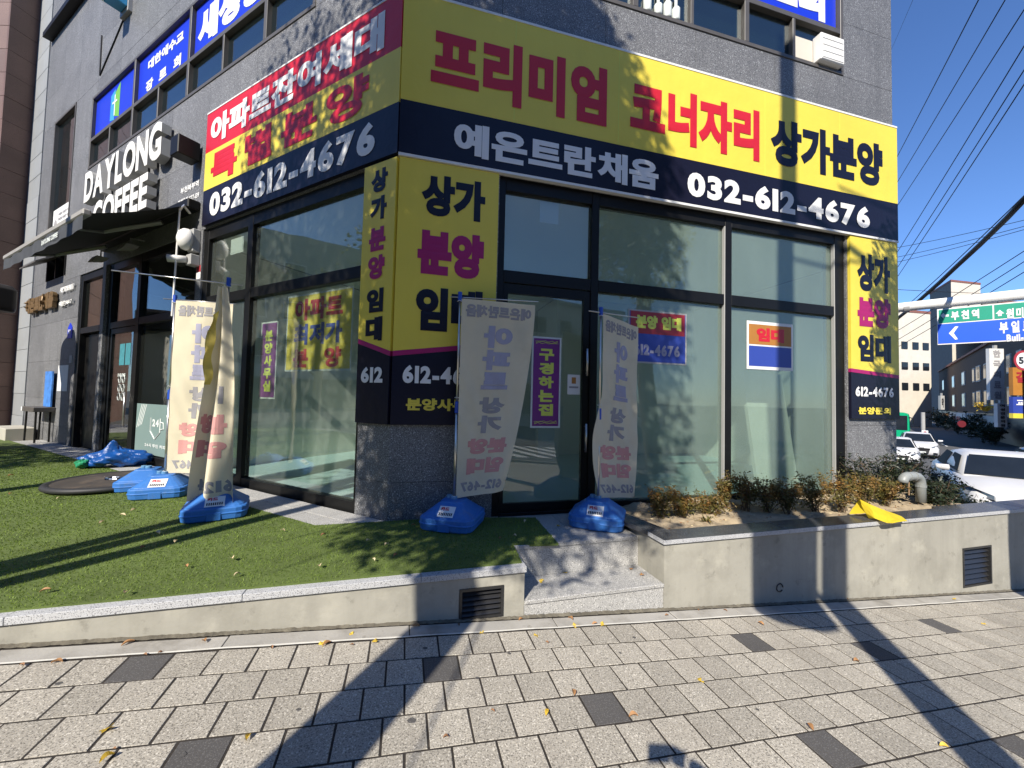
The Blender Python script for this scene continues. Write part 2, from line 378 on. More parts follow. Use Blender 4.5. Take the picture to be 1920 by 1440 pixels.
# ------------------------------------------------------------------ writing
_glyphs = {}
def glyph(ch, bold):
    k = (ch, bold)
    if k not in _glyphs:
        c = bpy.data.curves.new('glyph', 'FONT'); c.body = ch; c.size = 1; c.resolution_u = 4
        c.bevel_depth = bold; c.bevel_resolution = 0; c.fill_mode = 'FRONT'
        o = bpy.data.objects.new('glyph', c); COL.objects.link(o)
        dg = bpy.context.evaluated_depsgraph_get(); dg.update()
        me = bpy.data.meshes.new_from_object(o.evaluated_get(dg))
        v = np.array([x.co[:] for x in me.vertices]) if len(me.vertices) else np.zeros((0, 3))
        f = [tuple(p.vertices) for p in me.polygons]
        bpy.data.objects.remove(o); bpy.data.curves.remove(c); bpy.data.meshes.remove(me)
        _glyphs[k] = (v, f)
    return _glyphs[k]
def layout(s, bold, gap=.07, space=.32):
    """glyphs of a line: (char, verts with x laid out, faces), and the extent"""
    x = 0; out = []
    for ch in s:
        if ch == ' ': x += space; continue
        v, f = glyph(ch, bold)
        if not len(v): continue
        w = v.copy(); x0, x1 = v[:, 0].min(), v[:, 0].max()
        hang = ord(ch) > 0x2000
        if hang: adv = .92; w[:, 0] += x + (.92 - (x1 - x0)) / 2 - x0; x += adv + gap * .35
        else: w[:, 0] += x - x0; x += (x1 - x0) + gap
        out.append((ch, w, f))
    A = np.concatenate([w for _, w, _ in out])
    return out, A[:, 0].min(), A[:, 0].max(), A[:, 1].min(), A[:, 1].max()
def write(s, fn, x0, x1, y0, y1, mats, parent, bold=.05, thick=.0015, per=True, name=None, lift=.003, mirror=False, **kw):
    """letters of s fitted in the rectangle; fn(x, y, d) gives the place of a point of the board, d out of it"""
    out, a0, a1, b0, b1 = layout(s, bold, **kw)
    mb = MB(); res = []
    for ch, v, f in out:
        X = x0 + (v[:, 0] - a0) / (a1 - a0) * (x1 - x0); Y = y0 + (v[:, 1] - b0) / (b1 - b0) * (y1 - y0)
        if mirror: X = x0 + x1 - X
        zz = v[:, 2]; zr = max(1e-6, np.abs(zz).max())
        D = lift + thick * zz / zr
        pts = [fn(X[i], Y[i], D[i]) for i in range(len(X))]
        if per: res.append(build(MB().add(pts, f), name or 'letter', mats, parent, recalc=False))
        else: mb.add(pts, f)
    if not per:
        res = build(mb, name or 'lettering', mats, parent, recalc=False); res['kind'] = 'stuff'
    return res
def Rfn(o): return lambda x, y, d: RF(x, o + d, y)
def Lfn(o): return lambda x, y, d: LF(-x, o + d, y)        # x grows to the right in view: x = -u

# ================================================================== THE SETTING
# ground sheet (asphalt), out to the horizon
def axis(a, b, near, far): 
    s = [0.0]; st = near
    while s[-1] < b: s.append(s[-1] + st); st = min(st * 1.25, far)
    t = [0.0]; st = near
    while t[-1] > a: t.append(t[-1] - st); st = min(st * 1.25, far)
    return sorted(set(t + s))
xs, ys = axis(-400, 400, 1.0, 40), axis(-300, 500, 1.0, 40)
gm = MB()
gm.add([(x, y, tz(x, y) - .16 + (-.05 if y > 4.2 and x < 7.2 else 0)) for y in ys for x in xs],
       [(j * len(xs) + i, j * len(xs) + i + 1, (j + 1) * len(xs) + i + 1, (j + 1) * len(xs) + i) for j in range(len(ys) - 1) for i in range(len(xs) - 1)])
tag(build(gm, 'road', M['asphalt'], recalc=False), kind='structure')
# road paint behind the photographer: a zebra crossing that the windows reflect, lane lines beside the building
paint = structure('road_markings')
def painted(pts):
    q = [(x, y, tz(x, y) - .152) for x, y in pts]
    return build(MB().add(q, [tuple(range(len(q)))]), 'painted_stripe', M['paint'], paint, recalc=False)
for i in range(9):
    x0 = -.5 + i * 1.0; painted([(x0, -6.4), (x0 + .5, -6.4), (x0 + .5 + .9, -3.3), (x0 + .9, -3.3)])
for i in range(6):
    y0 = 6 + i * 6; cx = 10.0 + .95 * (y0 - 6); painted([(cx + 2.2, y0), (cx + 2.35, y0), (cx + 2.35 + 2.8, y0 + 3), (cx + 2.2 + 2.8, y0 + 3)])

# pavement: bedding sheet, then every paver
pave = structure('pavement')
ROW0 = 2.537
def plane_pt(a, b, dz=0):
    x, y, _ = GF(a, b, 0); return (x, y, tz(x, y) + dz)
bed = MB(); bed.grid(lambda s, t: plane_pt(-9 + 20 * s, -2.6 + (WB + 2.6 + .02) * t, -.0028), 60, 16)
build(bed, 'bedding', M['joint'], pave, recalc=False)
def paver_mesh(mat_):
    mb = MB(); g, h, bv = .0950, .03, .0015
    lo = [(-g, -g, -h), (g, -g, -h), (g, g, -h), (-g, g, -h)]
    mid = [(-g, -g, -bv), (g, -g, -bv), (g, g, -bv), (-g, g, -bv)]
    k = g - bv; top = [(-k, -k, 0), (k, -k, 0), (k, k, 0), (-k, k, 0)]
    mb.loft([lo, mid, top])
    me = bpy.data.meshes.new('paver'); me.from_pydata(mb.v, [], mb.f); me.materials.append(mat_); me.update(); return me
me_l, me_d = paver_mesh(M['paver']), paver_mesh(M['paver_dark'])
DARK = [(-1.17, 2.422), (.195, 2.221), (-.653, 1.865), (1.057, 1.843), (2.365, 2.25), (4.385, 2.259), (3.406, 2.073), (1.952, 1.445), (3.095, 1.284), (-2.2, 1.45), (.3, 1.04), (5.2, 1.85), (5.9, 1.3)]
cells = []
for k in range(24):
    b = ROW0 - .1 - .2 * k
    ph = .048 if k % 2 == 0 else .150
    for i in range(-42, 48):
        a = i * .2 + ph + .1
        x, y, z = plane_pt(a, b)
        dark = any(abs(a - da) < .1 and abs(b - db) < .1 for da, db in DARK)
        d = np.array([x, y, z]) - CAM; w = d @ _f
        inside = False
        if w > .3:
            px, py = 960 + F_PX * (d @ _r) / w, 720 - F_PX * (d @ _u) / w
            inside = -90 < px < 2010 and py < 1540
        cells.append((0 if inside else 1, np.linalg.norm(d), x, y, z, dark))
cells.sort(key=lambda c: (c[0], c[1]))
rest = MB()
NRM = Vector((.074, .02, 1)).normalized()
TILT = Vector((0, 0, 1)).rotation_difference(NRM)
for n, (ins, _, x, y, z, dark) in enumerate(cells):
    jz = random.gauss(0, .0008); rz = -(PH - math.pi / 2) * 1.0 + random.gauss(0, .006)
    if n < 300 and ins == 0:
        o = bpy.data.objects.new('paver', me_d if dark else me_l); COL.objects.link(o); o.parent = pave
        o.rotation_mode = 'QUATERNION'
        o.rotation_quaternion = TILT @ Vector((1, 0, 0)).rotation_difference(Vector((PA[0], PA[1], 0))) @ Matrix.Rotation(random.gauss(0, .007), 3, 'Z').to_quaternion()
        o.location = (x, y, z + jz)
    else:
        fr = local((x, y, z + jz), math.atan2(PB[0], PB[1]))
        g = .0965
        q = [fr(sx * g, sy * g, 0) for sx, sy in ((-1, -1), (1, -1), (1, 1), (-1, 1))]
        q = [(p[0], p[1], p[2] - .074 * (p[0] - x) - .02 * (p[1] - y)) for p in q]
        rest.add(q, [(0, 1, 2, 3)], 1 if dark else 0)
ro = build(rest, 'far_pavers', [M['paver'], M['paver_dark']], pave, recalc=False); ro['kind'] = 'stuff'
# kerb between pavement and road, behind the photographer
kb = MB(); kb.grid(lambda s, t: plane_pt(-9 + 20 * s, -2.62 - .15 * t, .004), 40, 1); 
kb.grid(lambda s, t: plane_pt(-9 + 20 * s, -2.77, .004 - .18 * t), 40, 1)
build(kb, 'kerb', M['gutter'], pave, recalc=False)
# gutter strip of long slabs along the wall with white mortar lines
a = -8.0; i = 0
while a < 9.5:
    L = 1.0 if a < 2 else .6
    L *= random.uniform(.92, 1.08)
    mb = MB()
    jb = random.gauss(0, .0015)
    lo = [plane_pt(a + .003, ROW0 + .016, -.03), plane_pt(a + L - .003, ROW0 + .016, -.03), plane_pt(a + L - .003, WB - .03, -.03), plane_pt(a + .003, WB - .03, -.03)]
    hi = [(p[0], p[1], p[2] + .032 + jb) for p in lo]
    mb.prism(lo, hi); build(mb, 'gutter_slab', M['gutter'], pave, bevel=.003)
    a += L
mb = MB(); mb.grid(lambda s, t: (lambda p: (p[0], p[1], p[2] + .0008 * math.sin(s * 300)))(plane_pt(-8 + 17.5 * s, ROW0 + .002 + .013 * t + .002 * math.sin(s * 190), .0045)), 200, 1)
build(mb, 'mortar_line', M['mortar_white'], pave, recalc=False)
mb = MB(); mb.grid(lambda s, t: plane_pt(-8 + 17.5 * s, WB - (.024 + .010 * rng.random()) * (1 - t) + .004, .005 + (.006 + .007 * rng.random()) * t), 900, 1)
build(mb, 'dirt_seam', M['grime'], pave, recalc=False)

# terrace body and floor
ter = structure('terrace')
SA0, SA1 = .88, 2.06          # steps: along the wall
_c = GF(0, WB, 0)
def wall_a(x): return x * PA[0] + (x * PA[1] / PA[0] * 0) 
A_STEP0 = .125 * PA[0] + 2.83 * PA[1]         # left cheek of the steps
A_STEP1 = 1.262 * PA[0] + 3.146 * PA[1]       # planter corner
body = MB()
def tpoly(pts, z0, z1): body.prism([(p[0], p[1], z0) for p in pts], [(p[0], p[1], z1) for p in pts])
p_l0 = GF(-5.5, WB + .06, 0); p_l1 = GF(A_STEP0, WB + .06, 0); p_l2 = GF(A_STEP0, WB + .36, 0); p_r2 = GF(A_STEP1, WB + .36, 0)
tpoly([p_l0, p_l1, p_l2, p_r2, RF(2.75, .02, 0), RF(0, -.3, 0), LF(12.0, .0, 0), (-13, 3.0, 0)], -.4, TZ - .022)
build(body, 'base', M['gutter'], ter)
# granite slabs along the left facade and before the door
u = -.02
while u < 10.2:
    L = .30 if u < 4 else .6
    for (o0, o1) in ((.012, .215), (.222, .43)):
        mb = MB(); mb.box(LF, u + .002, u + L - .002, o0, o1 - .002, TZ - .03, TZ + random.gauss(0, .0008)); build(mb, 'paving_stone', M['granite_light'], ter, bevel=.0015)
    u += L
for i in range(4):
    a0 = A_STEP0 + .10 + i * (A_STEP1 - A_STEP0 - .12) / 4; a1 = A_STEP0 + .10 + (i + 1) * (A_STEP1 - A_STEP0 - .12) / 4
    for b0, b1 in ((WB + .72, WB + 1.06),):
        mb = MB(); mb.box(GF, a0 + .002, a1 - .002, b0 + .002, b1 - .002, TZ - .03, TZ); build(mb, 'paving_stone', M['granite_light'], ter, bevel=.0015)
mb = MB(); mb.box(GF, A_STEP0 - .02, A_STEP1 - .01, WB + .345, WB + .718, TZ - .032, TZ + .002); build(mb, 'top_tread', M['granite_light'], ter, bevel=.003)

# artificial turf
tm = structure('lawn')
tpts = [GF(-5.5, WB + .045, 0), GF(A_STEP0 - .01, WB + .045, 0), GF(A_STEP0 + .02, WB + .36, 0), (.42, 3.24, 0), (.27, 3.93, 0), RF(.62, .0, 0), RF(0, .012, 0), (-1.76, 3.545, 0), LF(12, .435, 0), (-13, 3.5, 0)]
mb = MB(); mb.prism([(p[0], p[1], TZ - .012) for p in tpts], [(p[0], p[1], TZ + .003) for p in tpts]); 
tag(build(mb, 'backing', M['turf_base'], tm), kind='structure')
poly = np.array([[p[0], p[1]] for p in tpts])
def inside_poly(q, poly):
    c = np.zeros(len(q), bool); n = len(poly); j = n - 1
    for i in range(n):
        xi, yi = poly[i]; xj, yj = poly[j]
        hit = ((yi > q[:, 1]) != (yj > q[:, 1])) & (q[:, 0] < (xj - xi) * (q[:, 1] - yi) / (yj - yi + 1e-12) + xi)
        c ^= hit; j = i
    return c
NB = 520000
q = np.stack([rng.uniform(-9.5, .6, NB), rng.uniform(1.4, 9.0, NB)], 1)
dd = np.hypot(q[:, 0], q[:, 1])
keep = inside_poly(q, poly) & (rng.random(NB) < np.clip(2.2 / (dd - 1.2), .18, 1.0) ** 1.0) & (q[:, 1] > -q[:, 0] / 1.55)
q = q[keep]; n = len(q); dd = dd[keep]
ang = rng.uniform(0, 2 * np.pi, n); wd = rng.uniform(.0016, .003, n) * np.clip(dd / 3.0, 1, 2.5); hh = rng.uniform(.010, .019, n); ln = rng.normal(0, .008, (n, 2)) + np.array([.004, -.006])
b0 = np.stack([q[:, 0] - wd * np.cos(ang), q[:, 1] - wd * np.sin(ang), np.full(n, TZ + .001)], 1)
b1 = np.stack([q[:, 0] + wd * np.cos(ang), q[:, 1] + wd * np.sin(ang), np.full(n, TZ + .001)], 1)
t0 = np.stack([q[:, 0] + ln[:, 0], q[:, 1] + ln[:, 1], TZ + hh], 1)
tv = np.stack([b0, b1, t0], 1).reshape(-1, 3)
go = fast_mesh('artificial_grass', tv, 3, M['turf'])
tag(go, 'short green artificial grass blades covering the terrace', 'grass', kind='stuff')

# ------------------------------------------------------------------ low walls
def cap_run(parent, a0, a1, b0, b1, z0, z1, mats, step, name='coping_stone'):
    a = a0
    while a < a1 - .02:
        e = min(a + step * random.uniform(.9, 1.1), a1)
        if a1 - e < .25: e = a1
        mb = MB(); mb.box(GF, a + .0015, e - .0015, b0, b1, z0, z1 + random.gauss(0, .0006))
        # front edge is sawn and pale, the top dark or pale
        o = build(mb, name, mats, parent, bevel=.002)
        for p in o.data.polygons:
            if p.normal.z < .6: p.material_index = len(mats) - 1
        a = e
lw = thing('retaining_wall', 'low beige cement wall edging the turf, tapering towards the left', 'wall', GF(-2, WB, 0))
mb = MB()
def wall_block(mb, a0, a1, ztop, n=14, b0=WB, b1=WB + .12, hole=None):
    for i in range(n):
        s0 = a0 + (a1 - a0) * i / n; s1 = a0 + (a1 - a0) * (i + 1) / n
        lo = [GF(s0, b0, -.8), GF(s1, b0, -.8), GF(s1, b1, -.8), GF(s0, b1, -.8)]
        mb.prism(lo, [(p[0], p[1], ztop) for p in lo])
V1 = (-.328 * PA[0] + 2.705 * PA[1], -.022 * PA[0] + 2.79 * PA[1], -.045, .172)     # left vent opening a0,a1,z0,z1
V2 = (4.818 * PA[0] + 4.131 * PA[1], 5.284 * PA[0] + 4.26 * PA[1], -.385, .027)
def wall_face(name, parent, a0, a1, ztop, vent, b0=WB, b1=WB + .12):
    mb = MB(); va0, va1, vz0, vz1 = vent
    def blk(p, q, z0, z1):
        mb.box(lambda a, b, z: GF(a, b, z), p, q, b0, b1, z0, z1)
    blk(a0, va0, -.9, ztop); blk(va1, a1, -.9, ztop); blk(va0, va1, vz1, ztop); blk(va0, va1, -.9, vz0)
    # drop the hidden touching faces so the block reads as one wall
    o = build(mb, name, M['plaster'], parent)
    return o
wall_face('wall', lw, -5.5, A_STEP0, TZ - .052, V1)
cap_run(lw, -5.5, A_STEP0 + .012, WB - .018, WB + .18, TZ - .05, TZ - .008, [M['granite_edge']], 1.15)
mb = MB(); mb.box(GF, A_STEP0 - .10, A_STEP0, WB + .12, WB + .36, -.3, TZ - .05); build(mb, 'cheek', M['plaster'], lw)
pw = thing('planter_wall', 'beige cement planter wall with dark granite coping right of the steps', 'wall', GF(4, WB, 0))
PT = .395
wall_face('wall', pw, A_STEP1, 9.2, PT - .04, V2)
mb = MB(); mb.box(GF, A_STEP1, A_STEP1 + .12, WB + .12, WB + .60, -.4, PT - .04); build(mb, 'return_wall', M['plaster'], pw)
cap_run(pw, A_STEP1 - .018, 9.2, WB - .018, WB + .20, PT - .04, PT, [M['granite_polish'], M['granite_edge']], 1.2)
mb = MB()
lo = [GF(A_STEP1 - .018, WB + .203, 0), GF(A_STEP1 + .18, WB + .203, 0), GF(A_STEP1 + .02, WB + 1.02, 0), GF(A_STEP1 - .19, WB + 1.02, 0)]
mb.prism([(p[0], p[1], PT - .04) for p in lo], [(p[0], p[1], PT - .001) for p in lo])
o = build(mb, 'side_coping', [M['granite_polish'], M['granite_edge']], pw, bevel=.002)
mb = MB(); lo = [GF(5.75, WB + .203, 0), GF(9.2, WB + .203, 0), GF(9.2, WB + .27, 0), GF(5.8, WB + .27, 0)]
mb.prism([(p[0], p[1], PT - .05) for p in lo], [(p[0], p[1], PT - .003) for p in lo]); build(mb, 'top_slab', M['granite_polish'], pw)
def louvre(vent, label, open_plate=False):
    va0, va1, z0, z1 = vent
    t = thing('louvre_vent', label, 'vent', GF((va0 + va1) / 2, WB, z0))
    fr = MB(); w = .02
    for bx in ((va0 + .001, va0 + w, z0 + .001, z1 - .001), (va1 - w, va1 - .001, z0 + .001, z1 - .001), (va0 + w, va1 - w, z1 - w, z1 - .001), (va0 + w, va1 - w, z0 + .001, z0 + w)):
        fr.box(GF, bx[0], bx[1], WB - .006, WB + .05, bx[2], bx[3])
    build(fr, 'frame', M['vent'], t)
    mb = MB(); mb.box(GF, va0 + .001, va1 - .001, WB + .10, WB + .11, z0, z1); build(mb, 'back', M['car_black'], t)
    n = 5 if z1 - z0 < .3 else 7
    for i in range(n):
        zc = z0 + w + (z1 - z0 - 2 * w) * (i + .5) / n; hh_ = (z1 - z0 - 2 * w) / n
        mb = MB(); a0, a1 = va0 + w, va1 - w
        pr = [(WB + .008, zc - hh_ * .45), (WB + .045, zc + hh_ * .42), (WB + .049, zc + hh_ * .42), (WB + .012, zc - hh_ * .45)]
        mb.prism([GF(a0, b, z) for b, z in pr], [GF(a1, b, z) for b, z in pr]); build(mb, 'slat', M['vent'], t)
    return t
louvre(V1, 'small black louvre vent in the turf wall beside the steps')
louvre(V2, 'tall black louvre vent in the planter wall at far right')
tag(build(MB().tube([GF(3.25 + .035 * math.cos(k * .4), WB - .004, -.115 + .035 * math.sin(k * .4)) for k in range(15)], .005, 5), 'pipe_stub', M['vent']), 'thin dark ring set in the shaded planter wall', 'ring')

# steps
st = thing('stone_steps', 'speckled grey granite steps between turf wall and planter', 'steps', GF((A_STEP0 + A_STEP1) / 2, WB, -.1))
mb = MB(); mb.box(GF, A_STEP0 + .004, A_STEP1 - .002, WB + .006, WB + .36, -.5, .012); build(mb, 'riser', M['granite_light'], st)
mb = MB(); mb.box(GF, A_STEP0 + .003, A_STEP1 - .001, WB - .006, WB + .352, .013, .042); build(mb, 'tread', M['granite_light'], st, bevel=.004)
mb = MB(); mb.box(GF, A_STEP0 - .012, A_STEP1 - .004, WB + .356, WB + .40, .03, TZ - .033); build(mb, 'riser', M['granite_light'], st)

# ------------------------------------------------------------------ planter soil, shrubs
soil = structure('planting_bed')
def soilz(a, b): return .335 + .025 * math.sin(a * 5 + b * 9) * math.sin(a * 2.3) + .012 * math.sin(a * 17 + b * 23) + .008 * math.sin(a * 41 - b * 37) * math.sin(a * 23 + b * 51)
mb = MB(); mb.grid(lambda s, t: (lambda a, b: GF(a, b, soilz(a, b)))(A_STEP1 + .12 + (6.6 - A_STEP1) * s, WB + .15 + 1.15 * t), 220, 50)
build(mb, 'soil', M['soil'], soil, smooth=True, recalc=False)

def leaf_quads(centres, size, n_rand, flat=.6):
    n = len(centres); c = np.asarray(centres)
    d = n_rand.normal(0, 1, (n, 3)); d[:, 2] *= flat; d /= np.linalg.norm(d, axis=1)[:, None]
    e = np.cross(d, n_rand.normal(0, 1, (n, 3))); e /= np.linalg.norm(e, axis=1)[:, None] + 1e-9
    s = size * n_rand.uniform(.6, 1.3, n)[:, None]
    return np.stack([c - d * s, c - e * s * .42, c + d * s, c + e * s * .42], 1).reshape(-1, 3)
def bush(loc, w, h, n, label, group, lm=None, stems=9, leaf=.014, cat='shrub', name='shrub', spiky=.35):
    t = thing(name, label, cat, loc, group)
    r = np.random.default_rng(int(abs(loc[0] * 977 + loc[1] * 131)) + 3)
    L = np.array(loc, float); tips = []
    mb = MB()
    for k in range(stems):
        an = r.uniform(0, 6.28); rad = w * .5 * math.sqrt(r.random())
        top = L + np.array([rad * math.cos(an), rad * math.sin(an) * .8, h * r.uniform(.6, 1.12)])
        mid = L + (top - L) * .5 + r.normal(0, .02, 3)
        mb.tube([L + r.normal(0, .02, 3) * [1, 1, 0], mid, top], [.006, .004, .002], 4); tips.append((L, mid, top))
        for _ in range(3):
            f = r.uniform(.35, .85); p = L + (top - L) * f; q = p + r.normal(0, 1, 3) * [w * .16, w * .16, h * .1] + [0, 0, h * r.uniform(.08, .25)]
            mb.tube([p, q], [.003, .0015], 3); tips.append((p, (p + q) / 2, q))
    so = build(mb, 'stems', M['twig'], t, recalc=False)
    cs = []
    while len(cs) < n:
        p, m_, q = tips[r.integers(len(tips))]; f = r.uniform(.15, 1.05)
        c = (p + (m_ - p) * 2 * f) if f < .5 else (m_ + (q - m_) * (2 * f - 1))
        c = c + r.normal(0, .018 + .02 * w, 3)
        if c[2] > L[2] + .02: cs.append(c)
    lo_ = fast_mesh('foliage', leaf_quads(cs, leaf, r), 4, lm or M['leaf_bush'], t); lo_['kind'] = 'stuff'
    return t
def soil_at(px, py):
    z = .34
    for _ in range(3):
        d = (px - 960) / F_PX * _r - (py - 720) / F_PX * _u + _f; tt = (z - CAM[2]) / d[2]; p = CAM + d * tt
    return (p[0], p[1], .325)
BUSH = [(1240, 972, .30, .30, 'leftmost shrub of the planting bed beside the side coping'), (1282, 968, .34, .22, 'low olive shrub next to the leftmost bed shrub'), (1330, 966, .34, .22, 'low olive shrub in full sun left of the shadow'), (1362, 950, .22, .34, 'pale twiggy shrub against the window mullion'), (1398, 955, .32, .36, 'dark shrub in the pole shadow below the mullion'), (1440, 958, .34, .34, 'taller dark shrub in the middle of the pole shadow'),
        (1478, 962, .30, .34, 'dark shrub at the right edge of the pole shadow'), (1528, 957, .32, .36, 'upright shrub just right of the pole shadow'), (1575, 957, .38, .40, 'orange tinged tall shrub in front of the window corner'), (1622, 950, .36, .36, 'bushy shrub behind the yellow cloth'), (1662, 948, .32, .30, 'thin brown shrub left of the grey pipe')]
for px, py, w, h, lb in BUSH:
    bush(soil_at(px, py), w * 1.12, h, 1500, lb, 'shrubs in the planting bed', leaf=.016)
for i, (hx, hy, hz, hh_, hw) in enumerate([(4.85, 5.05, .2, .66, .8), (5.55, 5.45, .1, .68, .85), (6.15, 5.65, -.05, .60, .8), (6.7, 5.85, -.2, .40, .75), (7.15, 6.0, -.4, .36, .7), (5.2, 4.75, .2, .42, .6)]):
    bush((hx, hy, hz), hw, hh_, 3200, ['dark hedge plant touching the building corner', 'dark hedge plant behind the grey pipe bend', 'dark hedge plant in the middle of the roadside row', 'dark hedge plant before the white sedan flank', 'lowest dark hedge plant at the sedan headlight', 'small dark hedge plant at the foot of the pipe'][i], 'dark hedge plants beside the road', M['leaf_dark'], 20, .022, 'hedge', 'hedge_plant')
# tuft of grass leaves in the bed
gp = soil_at(1325, 978)
mb = MB()
for k in range(26):
    an = rng.uniform(0, 6.28); l = rng.uniform(.05, .13); h2 = rng.uniform(.02, .07)
    b = np.array(gp) + [0, 0, .01]; tip = b + [l * math.cos(an), l * math.sin(an), h2 * .4]; mid = b + [l * .5 * math.cos(an), l * .5 * math.sin(an), h2]
    s = np.array([-math.sin(an), math.cos(an), 0]) * .006
    mb.add([b - s, b + s, mid + s, mid - s, tip], [(0, 1, 2, 3), (3, 2, 4)])
tag(build(mb, 'weed', M['leaf_bush'], recalc=False), 'flat rosette weed on the bare soil before the shrubs', 'weed', kind=None)
# yellow cloth on the coping
def onz_(px, py, z):
    d = (px - 960) / F_PX * _r - (py - 720) / F_PX * _u + _f; p = CAM + d * ((z - CAM[2]) / d[2]); return tuple(p)
CP = [onz_(1612, 936, PT + .15), onz_(1593, 964, PT + .012), onz_(1622, 962, PT + .045), onz_(1629, 972, PT + .006), onz_(1664, 981, PT + .006), onz_(1702, 977, PT + .006), onz_(1655, 955, PT + .085), onz_(1690, 968, PT + .03), onz_(1606, 942, PT + .10), onz_(1640, 972, PT + .03), onz_(1632, 946, PT + .125), onz_(1676, 973, PT + .035)]
mb = MB().add(CP, [(0, 8, 2), (8, 1, 2), (0, 2, 9, 10), (2, 3, 9), (10, 9, 4, 6), (6, 4, 11), (6, 11, 7), (11, 4, 5), (7, 11, 5)])
o = build(mb, 'dropped_cloth', M['cloth_yellow'], recalc=True)
bm = bmesh.new(); bm.from_mesh(o.data); bmesh.ops.subdivide_edges(bm, edges=bm.edges[:], cuts=3, use_grid_fill=True, fractal=.12, seed=3); bm.to_mesh(o.data); bm.free()
tag(o, 'crumpled bright yellow cloth dropped on the planter coping', 'cloth')
# grey drain pipe with swan neck
pb = np.array(P(1727, 955, 4.62)); pb[2] = PT - .01
t = thing('vent_pipe', 'grey plastic pipe bending over above the planter at right', 'pipe', pb)
ex = np.array([-DR[0], -DR[1], 0.0])
pts = [pb, pb + [0, 0, .22]] + [pb + [0, 0, .22] + ex * (.09 - .09 * math.cos(k * math.pi / 10)) + np.array([0, 0, .09 * math.sin(k * math.pi / 10)]) for k in range(1, 6)]
e1 = pts[-1]; e2 = e1 + ex * .14
pts += [e2] + [e2 + ex * .07 * math.sin(k * math.pi / 8) + np.array([0, 0, -.07 * (1 - math.cos(k * math.pi / 8))]) for k in range(1, 5)]
build(MB().tube(pts, .048, 14), 'pipe', M['pvc'], t, smooth=True)
for q_, dirn in ((pb + [0, 0, .19], np.array([0, 0, 1.0])), (e1 + ex * .02, ex), (e2 - ex * .02, ex)):
    build(MB().tube([q_ - dirn * .012, q_ + dirn * .012], .053, 14), 'collar', M['pvc'], t)
build(MB().tube([e2 - ex * .03 + [0, 0, -.04], e2 - ex * .03 + [0, 0, -.22]], .008, 6), 'prop', M['timber'], t)

# ================================================================== THE CORNER BUILDING
bld = thing('corner_building', 'dark grey granite corner building with glazed ground floor', 'building', (PC[0], PC[1], TZ))
ZT = 11.6
UR, UL = 6.84, 12.4
HEAD, TR0, TR1, SILL = 3.86, 2.73, 2.86, .375
# openings -> wall rectangles (u0,u1,z0,z1) per facade
WIN_R = (1.0, 5.88, 6.12, 7.66)
WIN_L = (1.45, 8.95, 6.10, 7.66)
WIN_L2 = (10.0, 11.5, 4.55, 7.95)
VENT_L = (9.95, 11.35, 4.0, 4.55)
REC_R = [(0, 1.02, .25, HEAD), (5.9, UR, .25, HEAD), (0, UR, HEAD, 6.12), (0, 1.0, 6.12, 7.66), (5.88, UR, 6.12, 7.66), (0, UR, 7.66, ZT)]
REC_L = [(0, .45, .25, HEAD), (0, 9.0, HEAD, 6.10), (0, 1.45, 6.10, 7.66), (8.95, 10.0, 3.86, 7.95), (0, 8.95, 7.66, 7.95), (0, UL, 7.95, ZT), (11.5, UL, 4.55, 7.95), (9.0, 10.0, .25, 3.86), (10.0, UL, .25, 4.0), (11.35, UL, 4.0, 4.55), (3.87, 4.02, .25, HEAD), (10.0, 10.0, 0, 0)]
REC_L = [r for r in REC_L if r[1] - r[0] > .01]
def panels(F, rects, du, dz, uj, zj):
    core = MB()
    for (u0, u1, z0, z1) in rects:
        core.box(F, u0 + (.02 if u0 == 0 else 0), u1, -.30, -.026, z0, z1)
        us = [u0] + [x for x in uj if u0 + .2 < x < u1 - .2] + [u1]
        zs = [z0] + [x for x in zj if z0 + .2 < x < z1 - .2] + [z1]
        for i in range(len(us) - 1):
            for j in range(len(zs) - 1):
                mb = MB(); g = .0022
                mb.box(F, us[i] + (g if us[i] > 0 else 0), us[i + 1] - g, -.025, random.gauss(0, .0005), zs[j] + g, zs[j + 1] - g)
                build(mb, 'stone_panel', M['granite'], bld)
    build(core, 'wall', M['joint'], bld)
panels(RF, REC_R, 1.2, .6, [1.0, 2.22, 3.45, 4.67, 5.89], [.66, 1.25, 2.1, 2.98, 5.0, 6.9, 8.8, 10.2])
panels(LF, REC_L, 1.2, .6, [1.45, 2.65, 3.9, 5.1, 6.3, 7.5, 8.7, 9.9, 11.1], [.66, 1.25, 2.1, 2.98, 5.0, 6.9, 8.8, 10.2])
# right flank and rear (never in view, close the volume)
mb = MB(); q0, q1, q2, q3 = RF(UR - .02, -.3, 0), RF(UR, -9, 0), LF(UL, -6, 0), LF(UL, -.3, 0)
for (p, q) in ((q0, q1), (q1, q2), (q2, q3)):
    mb.add([(p[0], p[1], 0), (q[0], q[1], 0), (q[0], q[1], ZT), (p[0], p[1], ZT)], [(0, 1, 2, 3)])
mb.add([RF(0, -.03, ZT - .05), RF(UR, -.03, ZT - .05), RF(UR, -9, ZT - .05), LF(UL, -6, ZT - .05), LF(UL, -.03, ZT - .05)], [(0, 1, 2, 3, 4)])
build(mb, 'rear_walls', M['granite'], bld, recalc=False)
mb = MB(); mb.box(RF, UR - .03, UR, -8.9, -.0255, .25, ZT - .1); build(mb, 'side_wall', M['granite'], bld)
mb = MB(); mb.box(LF, 4.6, 12.3, .0, .16, 10.34, 10.46); build(mb, 'ledge', M['black_frame'], bld)

